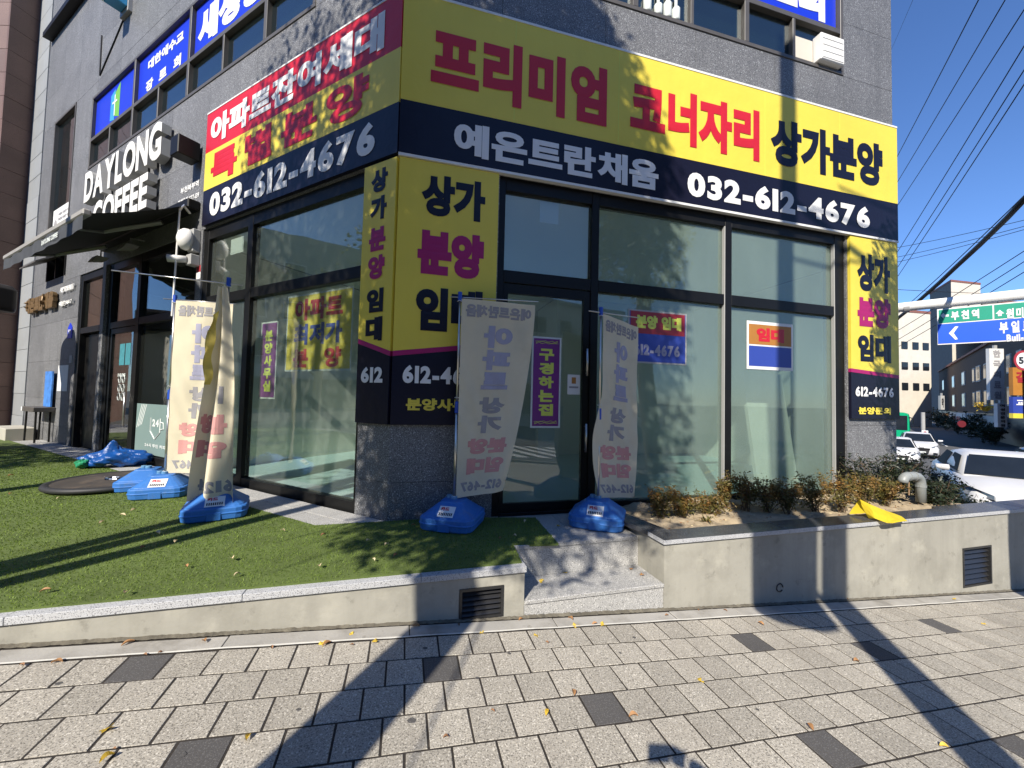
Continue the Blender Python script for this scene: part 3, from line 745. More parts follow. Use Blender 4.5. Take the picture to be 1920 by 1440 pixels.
def member(F, name, u0, u1, z0, z1, o0=-.12, o1=-.02, m=None, parent=None):
    mb = MB(); mb.box(F, u0, u1, o0, o1, z0, z1); return build(mb, name, m or M['black_frame'], parent or bld, bevel=.003)
def pane(F, u0, u1, z0, z1, m, o=-.07, parent=None, th=.008):
    mb = MB(); mb.box(F, u0, u1, o - th, o, z0, z1); return build(mb, 'pane', m, parent or bld)
G = .006
# --- right storefront
member(RF, 'jamb', 1.022, 1.09, .25, HEAD - .002); member(RF, 'mullion', 2.10, 2.19, .25, HEAD - .002); member(RF, 'mullion', 3.92, 4.02, .25, HEAD - .002); member(RF, 'jamb', 5.73, 5.898, .25, HEAD - .002)
for a, b in ((1.09, 2.10), (2.19, 3.92), (4.02, 5.73)):
    member(RF, 'transom', a + .002, b - .002, TR0, TR1, o1=-.024); member(RF, 'head', a + .002, b - .002, 3.72, HEAD - .002, o1=-.024)
    pane(RF, a + .002, b - .002, TR1, 3.72, M['glass_dusty'] if a > 2 else M['glass_clear'])
for a, b in ((2.19, 3.92), (4.02, 5.73)):
    member(RF, 'sill', a + .002, b - .002, .25, SILL, o1=-.024); pane(RF, a + .002, b - .002, SILL, TR0, M['glass_dusty'])
# thin bright inner beads
for u in (3.908, 5.718): member(RF, 'bead', u, u + .011, SILL, 3.72, -.065, -.016, M['grey_paint'])
# --- door
door = MB(); 
for (a, b, z0, z1) in ((1.095, 1.145, .315, 2.72), (2.02, 2.096, .315, 2.72)): door.box(RF, a, b, -.085, -.035, z0, z1)
door.box(RF, 1.145, 2.02, -.085, -.035, 2.62, 2.72); door.box(RF, 1.145, 2.02, -.085, -.035, .315, .40)
dr = build(door, 'door', M['black_frame'], bld)
mb = MB(); mb.box(RF, 1.146, 2.019, -.064, -.056, .401, 2.619); build(mb, 'pane', M['glass_clear'], dr)
for z0, z1 in ((1.77, 2.07), (.93, 1.24)):
    mb = MB(); mb.tube([RF(2.06, -.005, z0), RF(2.06, -.005, z1)], .012, 8); mb.tube([RF(2.06, -.036, z0 + .03), RF(2.06, -.005, z0 + .03)], .007, 6); mb.tube([RF(2.06, -.036, z1 - .03), RF(2.06, -.005, z1 - .03)], .007, 6)
    build(mb, 'handle', M['steel'], dr, smooth=True)
member(RF, 'threshold', 1.092, 2.098, .25, .312, -.12, .0)
# --- left storefront
member(LF, 'jamb', .452, .50, .25, HEAD - .002); member(LF, 'mullion', 2.60, 2.72, .25, HEAD - .002); member(LF, 'jamb', 3.74, 3.868, .25, HEAD - .002)
for a, b in ((.50, 2.60), (2.72, 3.74)):
    for nm, z0, z1 in (('transom', TR0, TR1), ('head', 3.70, HEAD - .002), ('sill', .25, .40)):
        member(LF, nm, a + .002, b - .002, z0, z1, o1=-.024)
    pane(LF, a + .002, b - .002, TR1, 3.70, M['glass_clear']); pane(LF, a + .002, b - .002, .40, TR0, M['glass_clear'])
# --- cafe front
member(LF, 'jamb', 4.02, 4.10, .25, HEAD - .002); member(LF, 'mullion', 6.02, 6.14, .25, HEAD - .002); member(LF, 'mullion', 7.30, 7.46, .25, HEAD - .002, m=M['black_frame']); member(LF, 'jamb', 8.88, 8.998, .25, HEAD - .002)
member(LF, 'post', 7.46, 7.62, .25, HEAD - .002, -.25, .03, M['granite'])
for a, b in ((4.10, 6.02), (6.14, 7.30), (7.62, 8.88)):
    member(LF, 'transom', a + .002, b - .002, 2.62, 2.74, o1=-.024); member(LF, 'head', a + .002, b - .002, 3.72, HEAD - .002, o1=-.024)
    pane(LF, a + .002, b - .002, 2.74, 3.72, M['glass_cafe'])
member(LF, 'sill', 4.102, 6.018, .25, .42, o1=-.024); pane(LF, 4.102, 6.018, .42, 2.62, M['glass_cafe'])
cdm = MB()
for (a, b, z0, z1) in ((6.16, 6.24, .3, 2.61), (7.20, 7.28, .3, 2.61)): cdm.box(LF, a, b, -.085, -.035, z0, z1)
cdm.box(LF, 6.24, 7.20, -.085, -.035, 2.52, 2.61); cdm.box(LF, 6.24, 7.20, -.085, -.035, .3, .40)
cd_ = build(cdm, 'door', M['black_frame'], bld)
mb = MB(); mb.box(LF, 6.241, 7.199, -.064, -.056, .401, 2.519); build(mb, 'pane', M['glass_cafe'], cd_)
build(MB().tube([LF(6.34, .0, .85), LF(6.34, .0, 1.45)], .014, 8), 'handle', M['steel'], cd_, smooth=True)
mb = MB(); mb.box(LF, 7.66, 8.86, -.16, -.11, .3, 2.60); ed = build(mb, 'door', M['black_frame'], bld)
mb = MB(); mb.box(LF, 7.8, 7.86, -.108, -.09, .34, 2.5); build(mb, 'door_stile', M['grey_paint'], ed)
# --- interiors
def wallstrip(pts, z0, z1, name, m, close=False):
    mb = MB()
    for i in range(len(pts) - 1):
        p, q = pts[i], pts[i + 1]
        mb.add([(p[0], p[1], z0), (q[0], q[1], z0), (q[0], q[1], z1), (p[0], p[1], z1)], [(0, 1, 2, 3)])
    return build(mb, name, m, bld, recalc=False)
room = [LF(3.95, -.14, 0), LF(3.95, -4.3, 0), RF(3.2, -5.2, 0), RF(3.2, -3.9, 0), RF(6.7, -3.9, 0), RF(6.7, -.14, 0)]
wallstrip(room, .3, 3.72, 'inner_wall', M['int_wall'])
fl = [LF(3.95, -.12, 0), LF(.3, -.12, 0), RF(.3, -.12, 0), RF(6.7, -.12, 0), RF(6.7, -4, 0), RF(3.2, -4, 0), RF(3.2, -5.3, 0), LF(3.95, -4.4, 0)]
mb = MB(); mb.add([(p[0], p[1], .312) for p in fl], [tuple(range(len(fl)))]); build(mb, 'inner_floor', M['int_floor'], bld, recalc=False)
mb = MB(); mb.add([(p[0], p[1], 3.73) for p in fl], [tuple(range(len(fl)))]); build(mb, 'inner_ceiling', M['int_wall'], bld, recalc=False)
mb = MB(); mb.box(RF, 2.7, 3.15, -3.6, -3.54, .32, 2.45); build(mb, 'inner_door', M['white_paint'], bld)
mb = MB(); mb.box(LF, 1.9, 2.3, -2.5, -2.1, .313, 3.72); build(mb, 'inner_column', M['int_wall'], bld)
croom = [LF(4.0, -.14, 0), LF(4.0, -4.2, 0), LF(8.95, -4.2, 0), LF(8.95, -.14, 0)]
wallstrip(croom, .3, 3.72, 'cafe_wall', M['int_dark'])
mb = MB(); mb.add([(p[0], p[1], .311) for p in croom], [(0, 1, 2, 3)]); build(mb, 'cafe_floor', M['int_wood'], bld, recalc=False)
mb = MB(); mb.add([(p[0], p[1], 3.73) for p in croom], [(0, 1, 2, 3)]); build(mb, 'cafe_ceiling', M['int_dark'], bld, recalc=False)
mb = MB(); mb.box(LF, 4.6, 6.9, -2.6, -2.0, .312, 1.35); build(mb, 'cafe_counter', M['int_wood'], bld, bevel=.01)
# --- upper windows
def window(F, u0, u1, z0, z1, zm, mull, sub, m_low):
    w = MB(); w.box(F, u0, u1, -.2, -.16, z0, z1)
    t = build(w, 'window', M['int_dark'], bld)
    def mem(name, a, b, c, d, o1=.012): 
        mb = MB(); mb.box(F, a, b, -.10, o1, c, d); build(mb, name, M['grey_frame'], t, bevel=.003)
    f = .05
    mem('frame', u0, u1, z0, z0 + f); mem('frame', u0, u1, z1 - f, z1); mem('frame', u0, u0 + f, z0 + f, z1 - f, .0115); mem('frame', u1 - f, u1, z0 + f, z1 - f, .0115)
    mem('rail', u0 + f, u1 - f, zm - .035, zm + .035, .0105)
    for x in mull: mem('mullion', x - .035, x + .035, z0 + f, z1 - f, .0110)
    for x in sub: mem('mullion', x - .022, x + .022, z0 + f, zm - .036, .009)
    mb = MB(); mb.box(F, u0 + f, u1 - f, -.06, -.052, zm, z1 - f); build(mb, 'pane', m_low, t)
    mb = MB(); mb.box(F, u0 + f, u1 - f, -.06, -.052, z0 + f, zm); build(mb, 'pane', m_low, t)
    return t
window(LF, *WIN_L, 6.72, [2.5, 4.64, 6.77], [3.57, 5.70, 7.86], M['glass_dark'])
window(RF, *WIN_R, 6.74, [2.6, 4.22], [1.8, 3.39, 5.0], M['glass_dark'])
wt = MB(); wt.box(LF, WIN_L2[0], WIN_L2[1], -.2, -.16, WIN_L2[2], WIN_L2[3]); w2 = build(wt, 'window', M['int_dark'], bld)
for a, b, c, d in ((10.0, 11.5, 4.55, 4.6), (10.0, 11.5, 7.9, 7.95), (10.0, 10.05, 4.6, 7.9), (11.45, 11.5, 4.6, 7.9)):
    mb = MB(); mb.box(LF, a, b, -.1, .012, c, d); build(mb, 'frame', M['grey_frame'], w2)
mb = MB(); mb.box(LF, 10.05, 11.45, -.06, -.052, 4.6, 7.9); build(mb, 'pane', M['glass_dark'], w2)
# small awning window under the canopy (u 9.95..11.35)
v = MB(); v.box(LF, 9.95, 11.35, -.28, -.24, 4.0, 4.55); vt = build(v, 'small_window', M['car_black'], bld)
for a, b in ((9.97, 10.03), (10.62, 10.68), (11.27, 11.33)):
    mb = MB(); mb.box(LF, a, b, -.2, .02, 4.0, 4.55); build(mb, 'frame', M['black_frame'], vt)
mb = MB(); mb.prism([LF(10.05, .02, 4.5), LF(10.05, .42, 4.2), LF(10.05, .42, 4.17), LF(10.05, .02, 4.46)], [LF(11.3, .02, 4.5), LF(11.3, .42, 4.2), LF(11.3, .42, 4.17), LF(11.3, .02, 4.46)]); build(mb, 'open_sash', M['grey_frame'], vt)

# ------------------------------------------------------------------ fascia signs
def board(F, parent, u0, u1, z0, z1, m, o0=.004, o1=.05, name='panel'):
    mb = MB(); mb.box(F, u0, u1, o0, o1, z0, z1); return build(mb, name, m, parent)
O = .052
sr = thing('fascia_sign', 'long yellow and navy fascia sign over the right windows', 'sign', RF(0, .02, 3.9))
board(RF, sr, -.012, UR, 4.42, 5.53, M['yellow'], name='yellow_panel'); board(RF, sr, -.012, UR, 3.88, 4.418, M['navy'], name='navy_panel')
board(RF, sr, -.012, UR, 5.531, 5.556, M['sign_edge'], .004, .055, 'top_edge'); board(RF, sr, -.012, UR, 3.852, 3.879, M['sign_edge'], .004, .055, 'bottom_edge')
for u_ in (1.14, 2.37, 4.46, 5.74):
    board(RF, sr, u_, u_ + .004, 4.421, 5.529, M['lime'], .05, .0512, 'seam')
write('프리미엄', Rfn(O), .27, 2.22, 4.58, 5.26, M['red'], sr, .055)
write('코너자리', Rfn(O), 2.52, 4.37, 4.58, 5.24, M['red'], sr, .055)
write('상가분양', Rfn(O), 4.55, 6.54, 4.60, 5.22, M['navy'], sr, .055)
write('예은트란채움', Rfn(O), .52, 2.9, 3.96, 4.31, M['white'], sr, .045)
write('032-612-4676', Rfn(O), 3.3, 6.28, 3.97, 4.28, M['white'], sr, .05)
sl = thing('fascia_sign', 'red, yellow and navy fascia sign over the left windows', 'sign', LF(2, .02, 3.9))
board(LF, sl, -.012, 3.81, 4.95, 5.53, M['red'], name='red_panel'); board(LF, sl, -.012, 3.81, 4.392, 4.949, M['yellow'], name='yellow_panel'); board(LF, sl, -.012, 3.81, 3.88, 4.39, M['navy'], name='navy_panel')
board(LF, sl, -.012, 3.81, 5.531, 5.55, M['sign_edge'], .004, .055, 'top_edge')
write('아파트잔여세대', Lfn(O), -3.68, -.22, 5.03, 5.43, M['white'], sl, .055)
write('특별분양', Lfn(O), -3.62, -.42, 4.45, 4.89, M['red'], sl, .05, gap=.6)
write('032-612-4676', Lfn(O), -3.6, -.3, 3.96, 4.31, M['white'], sl, .05)
# pillar signs
pf = thing('pillar_sign', 'tall yellow sign on the right face of the corner pillar', 'sign', RF(.5, .02, 1.2))
ps = thing('pillar_sign', 'narrow yellow sign on the left face of the corner pillar', 'sign', LF(.22, .02, 1.2))
pr = thing('pillar_sign', 'yellow sign on the shaded pillar at the right end', 'sign', RF(6.4, .02, 1.3))
def zig(F, parent, u0, u1, zt, zv, zb, left, m_top, m_low, ztop):
    """yellow above, navy below with a slanted magenta edge"""
    lo = lambda o: [F(u0, o, zt[0]), F(u1, o, zt[1]), F(u1, o, ztop), F(u0, o, ztop)]
    mb = MB(); mb.prism(lo(.003), lo(.04)); build(mb, 'yellow_panel', m_top, parent)
    e = .05
    mg = lambda o: [F(u0, o, zt[0] - e), F(u1, o, zt[1] - e), F(u1, o, zt[1] - .001), F(u0, o, zt[0] - .001)]
    mb = MB(); mb.prism(mg(.003), mg(.0395)); build(mb, 'magenta_stripe', M['magenta'], parent)
    ng = lambda o: [F(u0, o, zb), F(u1, o, zb), F(u1, o, zt[1] - e - .001), F(u0, o, zt[0] - e - .001)]
    mb = MB(); mb.prism(ng(.003), ng(.039)); build(mb, 'navy_panel', m_low, parent)
OP = .041
zig(RF, pf, 0.0, 1.0, (1.93, 2.07), 0, 1.22, 0, M['yellow'], M['navy'], 3.846)
write('상가', Rfn(OP), .22, .86, 3.30, 3.72, M['navy'], pf, .06); write('분양', Rfn(OP), .20, .86, 2.70, 3.16, M['magenta'], pf, .07); write('임대', Rfn(OP), .20, .86, 2.14, 2.58, M['navy'], pf, .06)
write('612-4676', Rfn(OP), .10, .92, 1.62, 1.80, M['white'], pf, .05); write('분양사무실', Rfn(OP), .14, .88, 1.36, 1.48, M['yellow'], pf, .05, per=False)
zig(LF, ps, 0.0, .448, (1.93, 2.07), 0, 1.22, 0, M['yellow'], M['navy'], 3.846)
for i, (ch, m_) in enumerate((('상', 'navy'), ('가', 'navy'), ('분', 'magenta'), ('양', 'magenta'), ('임', 'navy'), ('대', 'navy'))):
    zc = 3.66 - i * .285 - (.03 if i > 1 else 0) - (.05 if i > 3 else 0)
    write(ch, Lfn(OP), -.34, -.11, zc - .12, zc + .12, M[m_], ps, .065)
write('612', Lfn(OP), -.38, -.08, 1.62, 1.78, M['white'], ps, .05)
zig(RF, pr, 5.93, UR, (2.02, 1.96), 0, 1.34, 0, M['yellow'], M['navy'], 3.846)
write('상가', Rfn(OP), 6.05, 6.68, 3.10, 3.62, M['navy'], pr, .06); write('분양', Rfn(OP), 6.05, 6.68, 2.60, 3.02, M['magenta'], pr, .07); write('임대', Rfn(OP), 6.05, 6.68, 2.12, 2.5, M['navy'], pr, .06)
write('612-4676', Rfn(OP), 6.0, 6.72, 1.64, 1.78, M['white'], pr, .05); write('분양문의', Rfn(OP), 6.05, 6.66, 1.40, 1.50, M['yellow'], pr, .05, per=False)

# ------------------------------------------------------------------ blue films of the upper floor
def film(F, u0, u1, z0, z1, label):
    t = thing('window_film', label, 'window film', F((u0 + u1) / 2, -.04, z0), 'blue films on the upper windows')
    board(F, t, u0, u1, z0, z1, M['blue_film'], -.05, -.047, 'sheet'); return t
f1 = film(LF, 6.82, 8.89, 6.77, 7.6, 'blue window film with a white cross on a cyan and green emblem')
for uu0, uu1, m_ in ((7.86, 8.08, 'cyan_logo'), (7.62, 7.86, 'green_logo')):
    mb = MB(); k = .12
    lo = lambda o: [LF(uu1, o, 6.90 + (0 if m_ == 'cyan_logo' else .04)), LF(uu0, o, 6.86), LF(uu0, o, 7.5 - (.0 if m_ == 'cyan_logo' else -.06)), LF(uu1, o, 7.42)]
    mb.prism(lo(-.046), lo(-.044)); build(mb, 'emblem', M[m_], f1)
mb = MB(); mb.box(LF, 7.84, 7.88, -.043, -.0415, 6.95, 7.38); build(mb, 'cross', M['white'], f1); mb = MB(); mb.box(LF, 7.74, 7.98, -.0412, -.040, 7.21, 7.25); build(mb, 'cross', M['white'], f1)
f2 = film(LF, 4.69, 6.73, 6.77, 7.6, 'blue window film with two lines of small white lettering')
write('대한예수교', Lfn(-.046), -6.35, -5.0, 7.27, 7.46, M['white'], f2, .05); write('장로회', Lfn(-.046), -6.4, -5.05, 6.87, 7.08, M['white'], f2, .05, gap=2.2)
f3 = film(LF, 2.55, 4.59, 6.77, 7.6, 'blue window film with large white letters on the left facade')
write('새생명', Lfn(-.046), -4.5, -2.7, 6.9, 7.48, M['white'], f3, .07)
f4 = film(LF, 1.52, 2.45, 6.77, 7.6, 'plain blue window film nearest the building corner on the left')
f5 = film(RF, 2.65, 4.17, 6.79, 7.6, 'plain blue window film in the middle of the right facade')
f6 = film(RF, 4.27, 5.82, 6.79, 7.6, 'blue window film above the air conditioner')
write('교회', Rfn(-.046), 4.6, 5.62, 6.86, 7.5, M['white'], f6, .07)
# air conditioner in the window, bottles on the sill, plants
ac = thing('air_conditioner', 'white boxed air conditioner pushed out of the upper right window', 'air conditioner', RF(5.55, 0, 6.18))
mb = MB(); mb.box(RF, 5.38, 5.80, -.045, .08, 6.185, 6.56); build(mb, 'casing', M['white_paint'], ac, bevel=.012)
for i in range(4):
    mb = MB(); mb.box(RF, 5.405, 5.775, .077, .086, 6.21 + i * .088, 6.27 + i * .088); build(mb, 'grille_slat', M['white_paint'], ac, bevel=.004)
mb = MB(); mb.box(RF, 5.05, 5.358, -.045, -.02, 6.18, 6.50); build(mb, 'filler_board', M['cream'], ac)
for i, (u, h, lb) in enumerate(((2.78, .30, 'tall clear green bottle on the upper sill'), (2.93, .22, 'white topped jar between bottles on the upper sill'), (3.06, .32, 'pale aqua bottle on the upper sill'), (3.18, .26, 'short green bottle rightmost on the upper sill'))):
    t = thing('bottle', lb, 'bottle', RF(u, -.12, 6.17), 'bottles on the upper window sill')
    c = RF(u, -.03, 6.172)
    build(MB().lathe(c, [(.045, 0), (.05, .02), (.05, h * .6), (.018, h * .75), (.018, h)], 10), 'glass_body', M['film_white'], t, smooth=True)
    build(MB().lathe((c[0], c[1], c[2] + h), [(.02, 0), (.02, .03)], 10), 'cap', M['white_paint'], t)
# poster in the slim window at left
t = thing('window_notice', 'white notice with blue foot in the slim upper window', 'notice', LF(10.75, -.04, 4.7))
board(LF, t, 10.1, 11.4, 5.0, 5.75, M['white'], -.05, -.047, 'sheet'); board(LF, t, 10.1, 11.4, 4.62, 4.999, M['poster_blue'], -.05, -.047, 'foot_band')
for i in range(4): write('무료로 마음껏 쉬다', Lfn(-.046), -11.0, -10.2, 5.55 - i * .12, 5.62 - i * .12, M['print_grey'], t, .03, per=False)
mb = MB(); mb.lathe((0, 0, 0), [(.1, 0), (.1, .002)], 12); mb.v = [LF(11.2 + x, -.046 + z, 5.4 + y) for x, y, z in mb.v]; build(mb, 'emblem', M['print_grey'], t)

# ------------------------------------------------------------------ cafe: letters, canopy, lamps, notices
lt = thing('channel_letters', 'raised white cafe name letters above the black canopy', 'sign', LF(6.7, .1, 4.6))
def channel(s, u_l, u_r, z0, z1):
    out, a0, a1, b0, b1 = layout(s, .04, gap=.05)
    for ch, v, f in out:
        X = -u_l + (v[:, 0] - a0) / (a1 - a0) * (u_l - u_r); Y = z0 + (v[:, 1] - b0) / (b1 - b0) * (z1 - z0)
        front = v[:, 2] >= -1e-6
        D = .16 + .004 * np.sign(v[:, 2])
        o = build(MB().add([LF(-X[i], D[i], Y[i]) for i in range(len(X))], f), 'letter', M['white_paint'], lt, recalc=False)
        # return: the outline pushed back to the wall
        bm = bmesh.new(); bm.from_mesh(o.data)
        bm.to_mesh(o.data); bm.free()
        ct = MB().add([LF(-X[i], .156, Y[i]) for i in range(len(X))] , f)
        me = bpy.data.meshes.new('letter_return'); og = origin_of(o)
        me.from_pydata([(p[0] - og[0], p[1] - og[1], p[2] - og[2]) for p in ct.v], [], ct.f)
        r = mesh_obj('letter_return', me, M['grey_paint'], o)
        md = r.modifiers.new('depth', 'SOLIDIFY'); md.thickness = .12; md.offset = -1 if True else 1
channel('DAYLONG', 8.42, 5.0, 5.18, 5.80); channel('COFFEE', 7.85, 5.42, 4.46, 5.06)
rw = thing('letter_rail', 'small dark box fixed to the wall right of the cafe letters', 'junction box', LF(4.25, .1, 4.9))
mb = MB(); mb.box(LF, 4.02, 4.26, .03, .30, 4.90, 5.18); build(mb, 'box', M['black_frame'], rw, bevel=.01)
t = thing('wall_lettering', 'small white phone lettering on the wall above the canopy end', 'lettering', LF(4.4, .01, 4.4))
write('부천북부역', Lfn(.004), -4.65, -4.08, 4.56, 4.66, M['white'], t, .04, per=False); write('가맹문의 1577-139', Lfn(.004), -4.72, -4.05, 4.38, 4.48, M['white'], t, .04, per=False)
aw = thing('canopy', 'black retractable canopy over the cafe front', 'awning', LF(6, .5, 4.0))
AU0, AU1, AD = 4.02, 7.72, 1.12
def awn(s, t): return LF(AU0 + (AU1 - AU0) * s, .10 + (AD - .10) * t, 4.22 - .58 * t - .03 * math.sin(math.pi * t))
mb = MB(); mb.grid(awn, 10, 8); mb.grid(lambda s, t: (lambda p: (p[0], p[1], p[2] - .006))(awn(s, t)), 10, 8)
build(mb, 'fabric', M['awning'], aw, recalc=False)
mb = MB(); mb.box(LF, AU0 - .03, AU1 + .03, .0, .16, 4.16, 4.30); build(mb, 'cassette', M['black_frame'], aw, bevel=.015)
mb = MB(); mb.box(LF, AU0 - .03, AU1 + .03, AD - .02, AD + .06, 3.60, 3.68); build(mb, 'front_bar', M['lamp'], aw, bevel=.015)
def val(s, t): return LF(AU0 + (AU1 - AU0) * s, AD + .045 + .008 * math.sin(s * 40), 3.60 - .17 * t)
mb = MB(); mb.grid(val, 60, 2); vo = build(mb, 'valance', M['awning_val'], aw, recalc=False)
write('DAYLONG COFFEE', lambda x, y, d: LF(-x, AD + .055 + d, y), -5.6, -4.9, 3.48, 3.55, M['film_white'], vo, .03, per=False)
for u in (4.9, 7.2):
    mb = MB(); mb.tube([LF(u, .12, 4.12), LF(u + .55, .62, 3.88), LF(u, 1.12, 3.64)], .032, 6); build(mb, 'folding_arm', M['grey_paint'], aw, smooth=False)
# spot lamps under the canopy
for u, lb in ((7.05, 'left spot lamp hanging under the canopy'), (5.75, 'right spot lamp hanging under the canopy')):
    t = thing('spot_lamp', lb, 'lamp', LF(u, .2, 3.8), 'spot lamps under the canopy')
    build(MB().tube([LF(u, .05, 4.0), LF(u, .22, 3.98), LF(u, .22, 3.86)], .012, 6), 'bracket', M['lamp'], t)
    mb = MB(); mb.prism([LF(u - .12, .14, 3.86), LF(u + .12, .14, 3.86), LF(u + .12, .30, 3.86), LF(u - .12, .30, 3.86)], [LF(u - .10, .17, 3.80), LF(u + .10, .17, 3.80), LF(u + .10, .36, 3.74), LF(u - .10, .36, 3.74)]); build(mb, 'head', M['lamp'], t, bevel=.006)
# loudspeaker and camera at the canopy end
t = thing('security_siren', 'white rounded siren box on the frame below the canopy end', 'siren', LF(4.0, .1, 3.6))
mb = MB(); mb.box(LF, 3.93, 4.08, .0, .1, 3.52, 3.86); build(mb, 'back_box', M['grey_paint'], t, bevel=.01)
c = LF(4.03, .17, 3.68); mb = MB(); mb.lathe((0, 0, 0), [(.02, .12), (.10, .1), (.15, .05), (.16, 0), (.15, -.03)], 20); mb.v = [LF(4.03 + x * .8, .13 + z, 3.69 + y) for x, y, z in mb.v]; build(mb, 'dome', M['white_paint'], t, smooth=True)
t = thing('security_camera', 'white bullet camera below the siren box', 'camera', LF(4.0, .1, 3.35))
mb = MB(); mb.box(LF, 3.92, 4.06, .0, .12, 3.32, 3.48); build(mb, 'mount', M['grey_paint'], t, bevel=.01)
mb = MB(); mb.tube([LF(4.02, .12, 3.40), LF(4.14, .30, 3.38)], [.05, .055], 12); build(mb, 'body', M['white_paint'], t, smooth=True); build(MB().tube([LF(4.141, .302, 3.38), LF(4.146, .31, 3.379)], .04, 12), 'lens', M['car_black'], t)
t = thing('sticker', 'red and white security sticker below the camera', 'sticker', LF(3.95, .01, 3.2)); board(LF, t, 3.885, 4.0, 3.24, 3.34, M['signred'], .001, .003, 'red_half'); board(LF, t, 3.885, 4.0, 3.14, 3.239, M['white'], .001, .003, 'white_half')
t = thing('crank_rod', 'thin white rod hanging from the canopy end', 'rod', LF(4.05, .2, 2.8)); build(MB().tube([LF(4.06, .22, 4.14), LF(4.06, .24, 2.55)], .012, 6), 'rod', M['white_paint'], t); build(MB().tube([LF(4.06, .10, 4.10), LF(4.0, .20, 4.16), LF(4.06, .22, 4.10)], .02, 6), 'hook', M['steel'], t)
# cafe film with cup emblem, posters
fm = thing('window_film', 'grey green film with a white cup emblem on the cafe window', 'window film', LF(5.2, -.06, .5))
board(LF, fm, 4.12, 6.0, .44, 1.26, M['cafe_film'], -.066, -.063, 'sheet')
for i in range(4):
    for sgn, ub in ((1, 5.97), (-1, 4.15)):
        uu = ub - sgn * i * .06; mb = MB()
        zA, zB = (.85 + i * .02, 1.25) if sgn == 1 else (.45, .80 - i * .02)
        mb.prism([LF(uu, -.062, zA), LF(uu - .025, -.062, zA), LF(uu - .025 - .16 * sgn * (1 if sgn == 1 else -1), -.062, zB), LF(uu - .16 * sgn * (1 if sgn == 1 else -1), -.062, zB)], [LF(uu, -.0605, zA), LF(uu - .025, -.0605, zA), LF(uu - .025 - .16 * sgn * (1 if sgn == 1 else -1), -.0605, zB), LF(uu - .16 * sgn * (1 if sgn == 1 else -1), -.0605, zB)])
        build(mb, 'chevron', M['film_white'], fm)
mb = MB(); pts = [LF(5.42, -.058, 1.04), LF(5.42, -.058, .82), LF(5.24, -.058, .70), LF(5.06, -.058, .82), LF(5.06, -.058, 1.04)]; mb.tube(pts, .011, 4); mb.tube([LF(5.06, -.058, .98), LF(4.95, -.058, .97), LF(4.93, -.058, .88), LF(5.06, -.058, .86)], .011, 4); build(mb, 'cup', M['film_white'], fm)
write('24', Lfn(-.062), -5.36, -5.12, .90, 1.02, M['film_white'], fm, .06); write('24시 무인 커피', Lfn(-.062), -5.6, -4.85, .56, .62, M['film_white'], fm, .04, per=False)
t = thing('door_poster', 'two teal drink pictures stuck on the cafe door', 'poster', LF(6.6, -.05, 2.0)); board(LF, t, 6.64, 6.86, 1.93, 2.32, M['teal_print'], -.055, -.053, 'left_picture'); board(LF, t, 6.38, 6.60, 1.93, 2.32, M['teal_print'], -.055, -.053, 'right_picture')
for i in range(2):
    for j in range(3):
        uc, zc = 6.78 - i * .17, 1.36 + j * .16
        build(MB().tube([LF(uc + .06 * math.cos(k * math.pi / 3), -.052, zc + .075 * math.sin(k * math.pi / 3)) for k in range(7)], .006, 4), 'icon', M['film_white'], t)
write('DAYLONG', Lfn(-.055), -6.88, -6.55, 1.72, 1.78, M['film_white'], t, .05, per=False)
# apartment name on the wall, number plate, notices, shelf
t = thing('bronze_lettering', 'bronze raised apartment name on the grey wall at left', 'sign', LF(11.3, .03, 3.3))
out, a0, a1, b0, b1 = layout('예온트란채움', .09)
for ch, v, f in out:
    X = -12.4 + (v[:, 0] - a0) / (a1 - a0) * 2.15; Y = 3.28 + (v[:, 1] - b0) / (b1 - b0) * .38
    o = build(MB().add([LF(-X[i], .10 + .004 * np.sign(v[i, 2]), Y[i]) for i in range(len(X))], f), 'letter', M['bronze'], t, recalc=False)
    md = o.modifiers.new('depth', 'SOLIDIFY'); md.thickness = .07; md.offset = -1
t2 = thing('wall_lettering', 'two lines of small white letters right of the bronze name', 'lettering', LF(9.7, .03, 3.4))
write('APTMENT', Lfn(.03), -10.05, -9.2, 3.58, 3.70, M['white_paint'], t2, .05, thick=.02); write('예은 56-7', Lfn(.03), -10.05, -9.2, 3.27, 3.39, M['white_paint'], t2, .05, thick=.02)
t = thing('number_plate', 'small blue pentagon house number plate on the wall', 'plate', LF(9.4, .01, 2.6))
pg = lambda o: [LF(9.52, o, 2.55), LF(9.26, o, 2.55), LF(9.26, o, 2.78), LF(9.39, o, 2.88), LF(9.52, o, 2.78)]
mb = MB(); mb.prism(pg(.001), pg(.012)); build(mb, 'plate', M['blue_film'], t); write('56', Lfn(.013), -9.46, -9.32, 2.64, 2.74, M['white'], t, .05)
t = thing('wall_notice', 'white paper notice taped to the wall by the entrance', 'notice', LF(9.6, .01, 1.6)); board(LF, t, 9.35, 10.0, 1.42, 1.98, M['white'], .001, .006, 'paper'); board(LF, t, 9.16, 9.33, 2.02, 2.18, M['signgrey'], .001, .006, 'small_paper')
t = thing('standing_poster', 'light blue bottle poster standing on the wall shelf', 'poster', LF(10.3, .1, 1.1)); board(LF, t, 10.05, 10.55, 1.07, 1.85, M['poster_ltblue'], .05, .075, 'card')
t = thing('wall_shelf', 'small grey shelf table against the wall by the entrance', 'table', LF(10.5, .2, .3)); mb = MB(); mb.box(LF, 10.0, 10.9, .004, .32, .96, 1.06); build(mb, 'top', M['grey_frame'], t, bevel=.01)
mb = MB(); mb.box(LF, 10.82, 10.901, .05, .322, .965, 1.055); build(mb, 'end_label', M['white'], t)
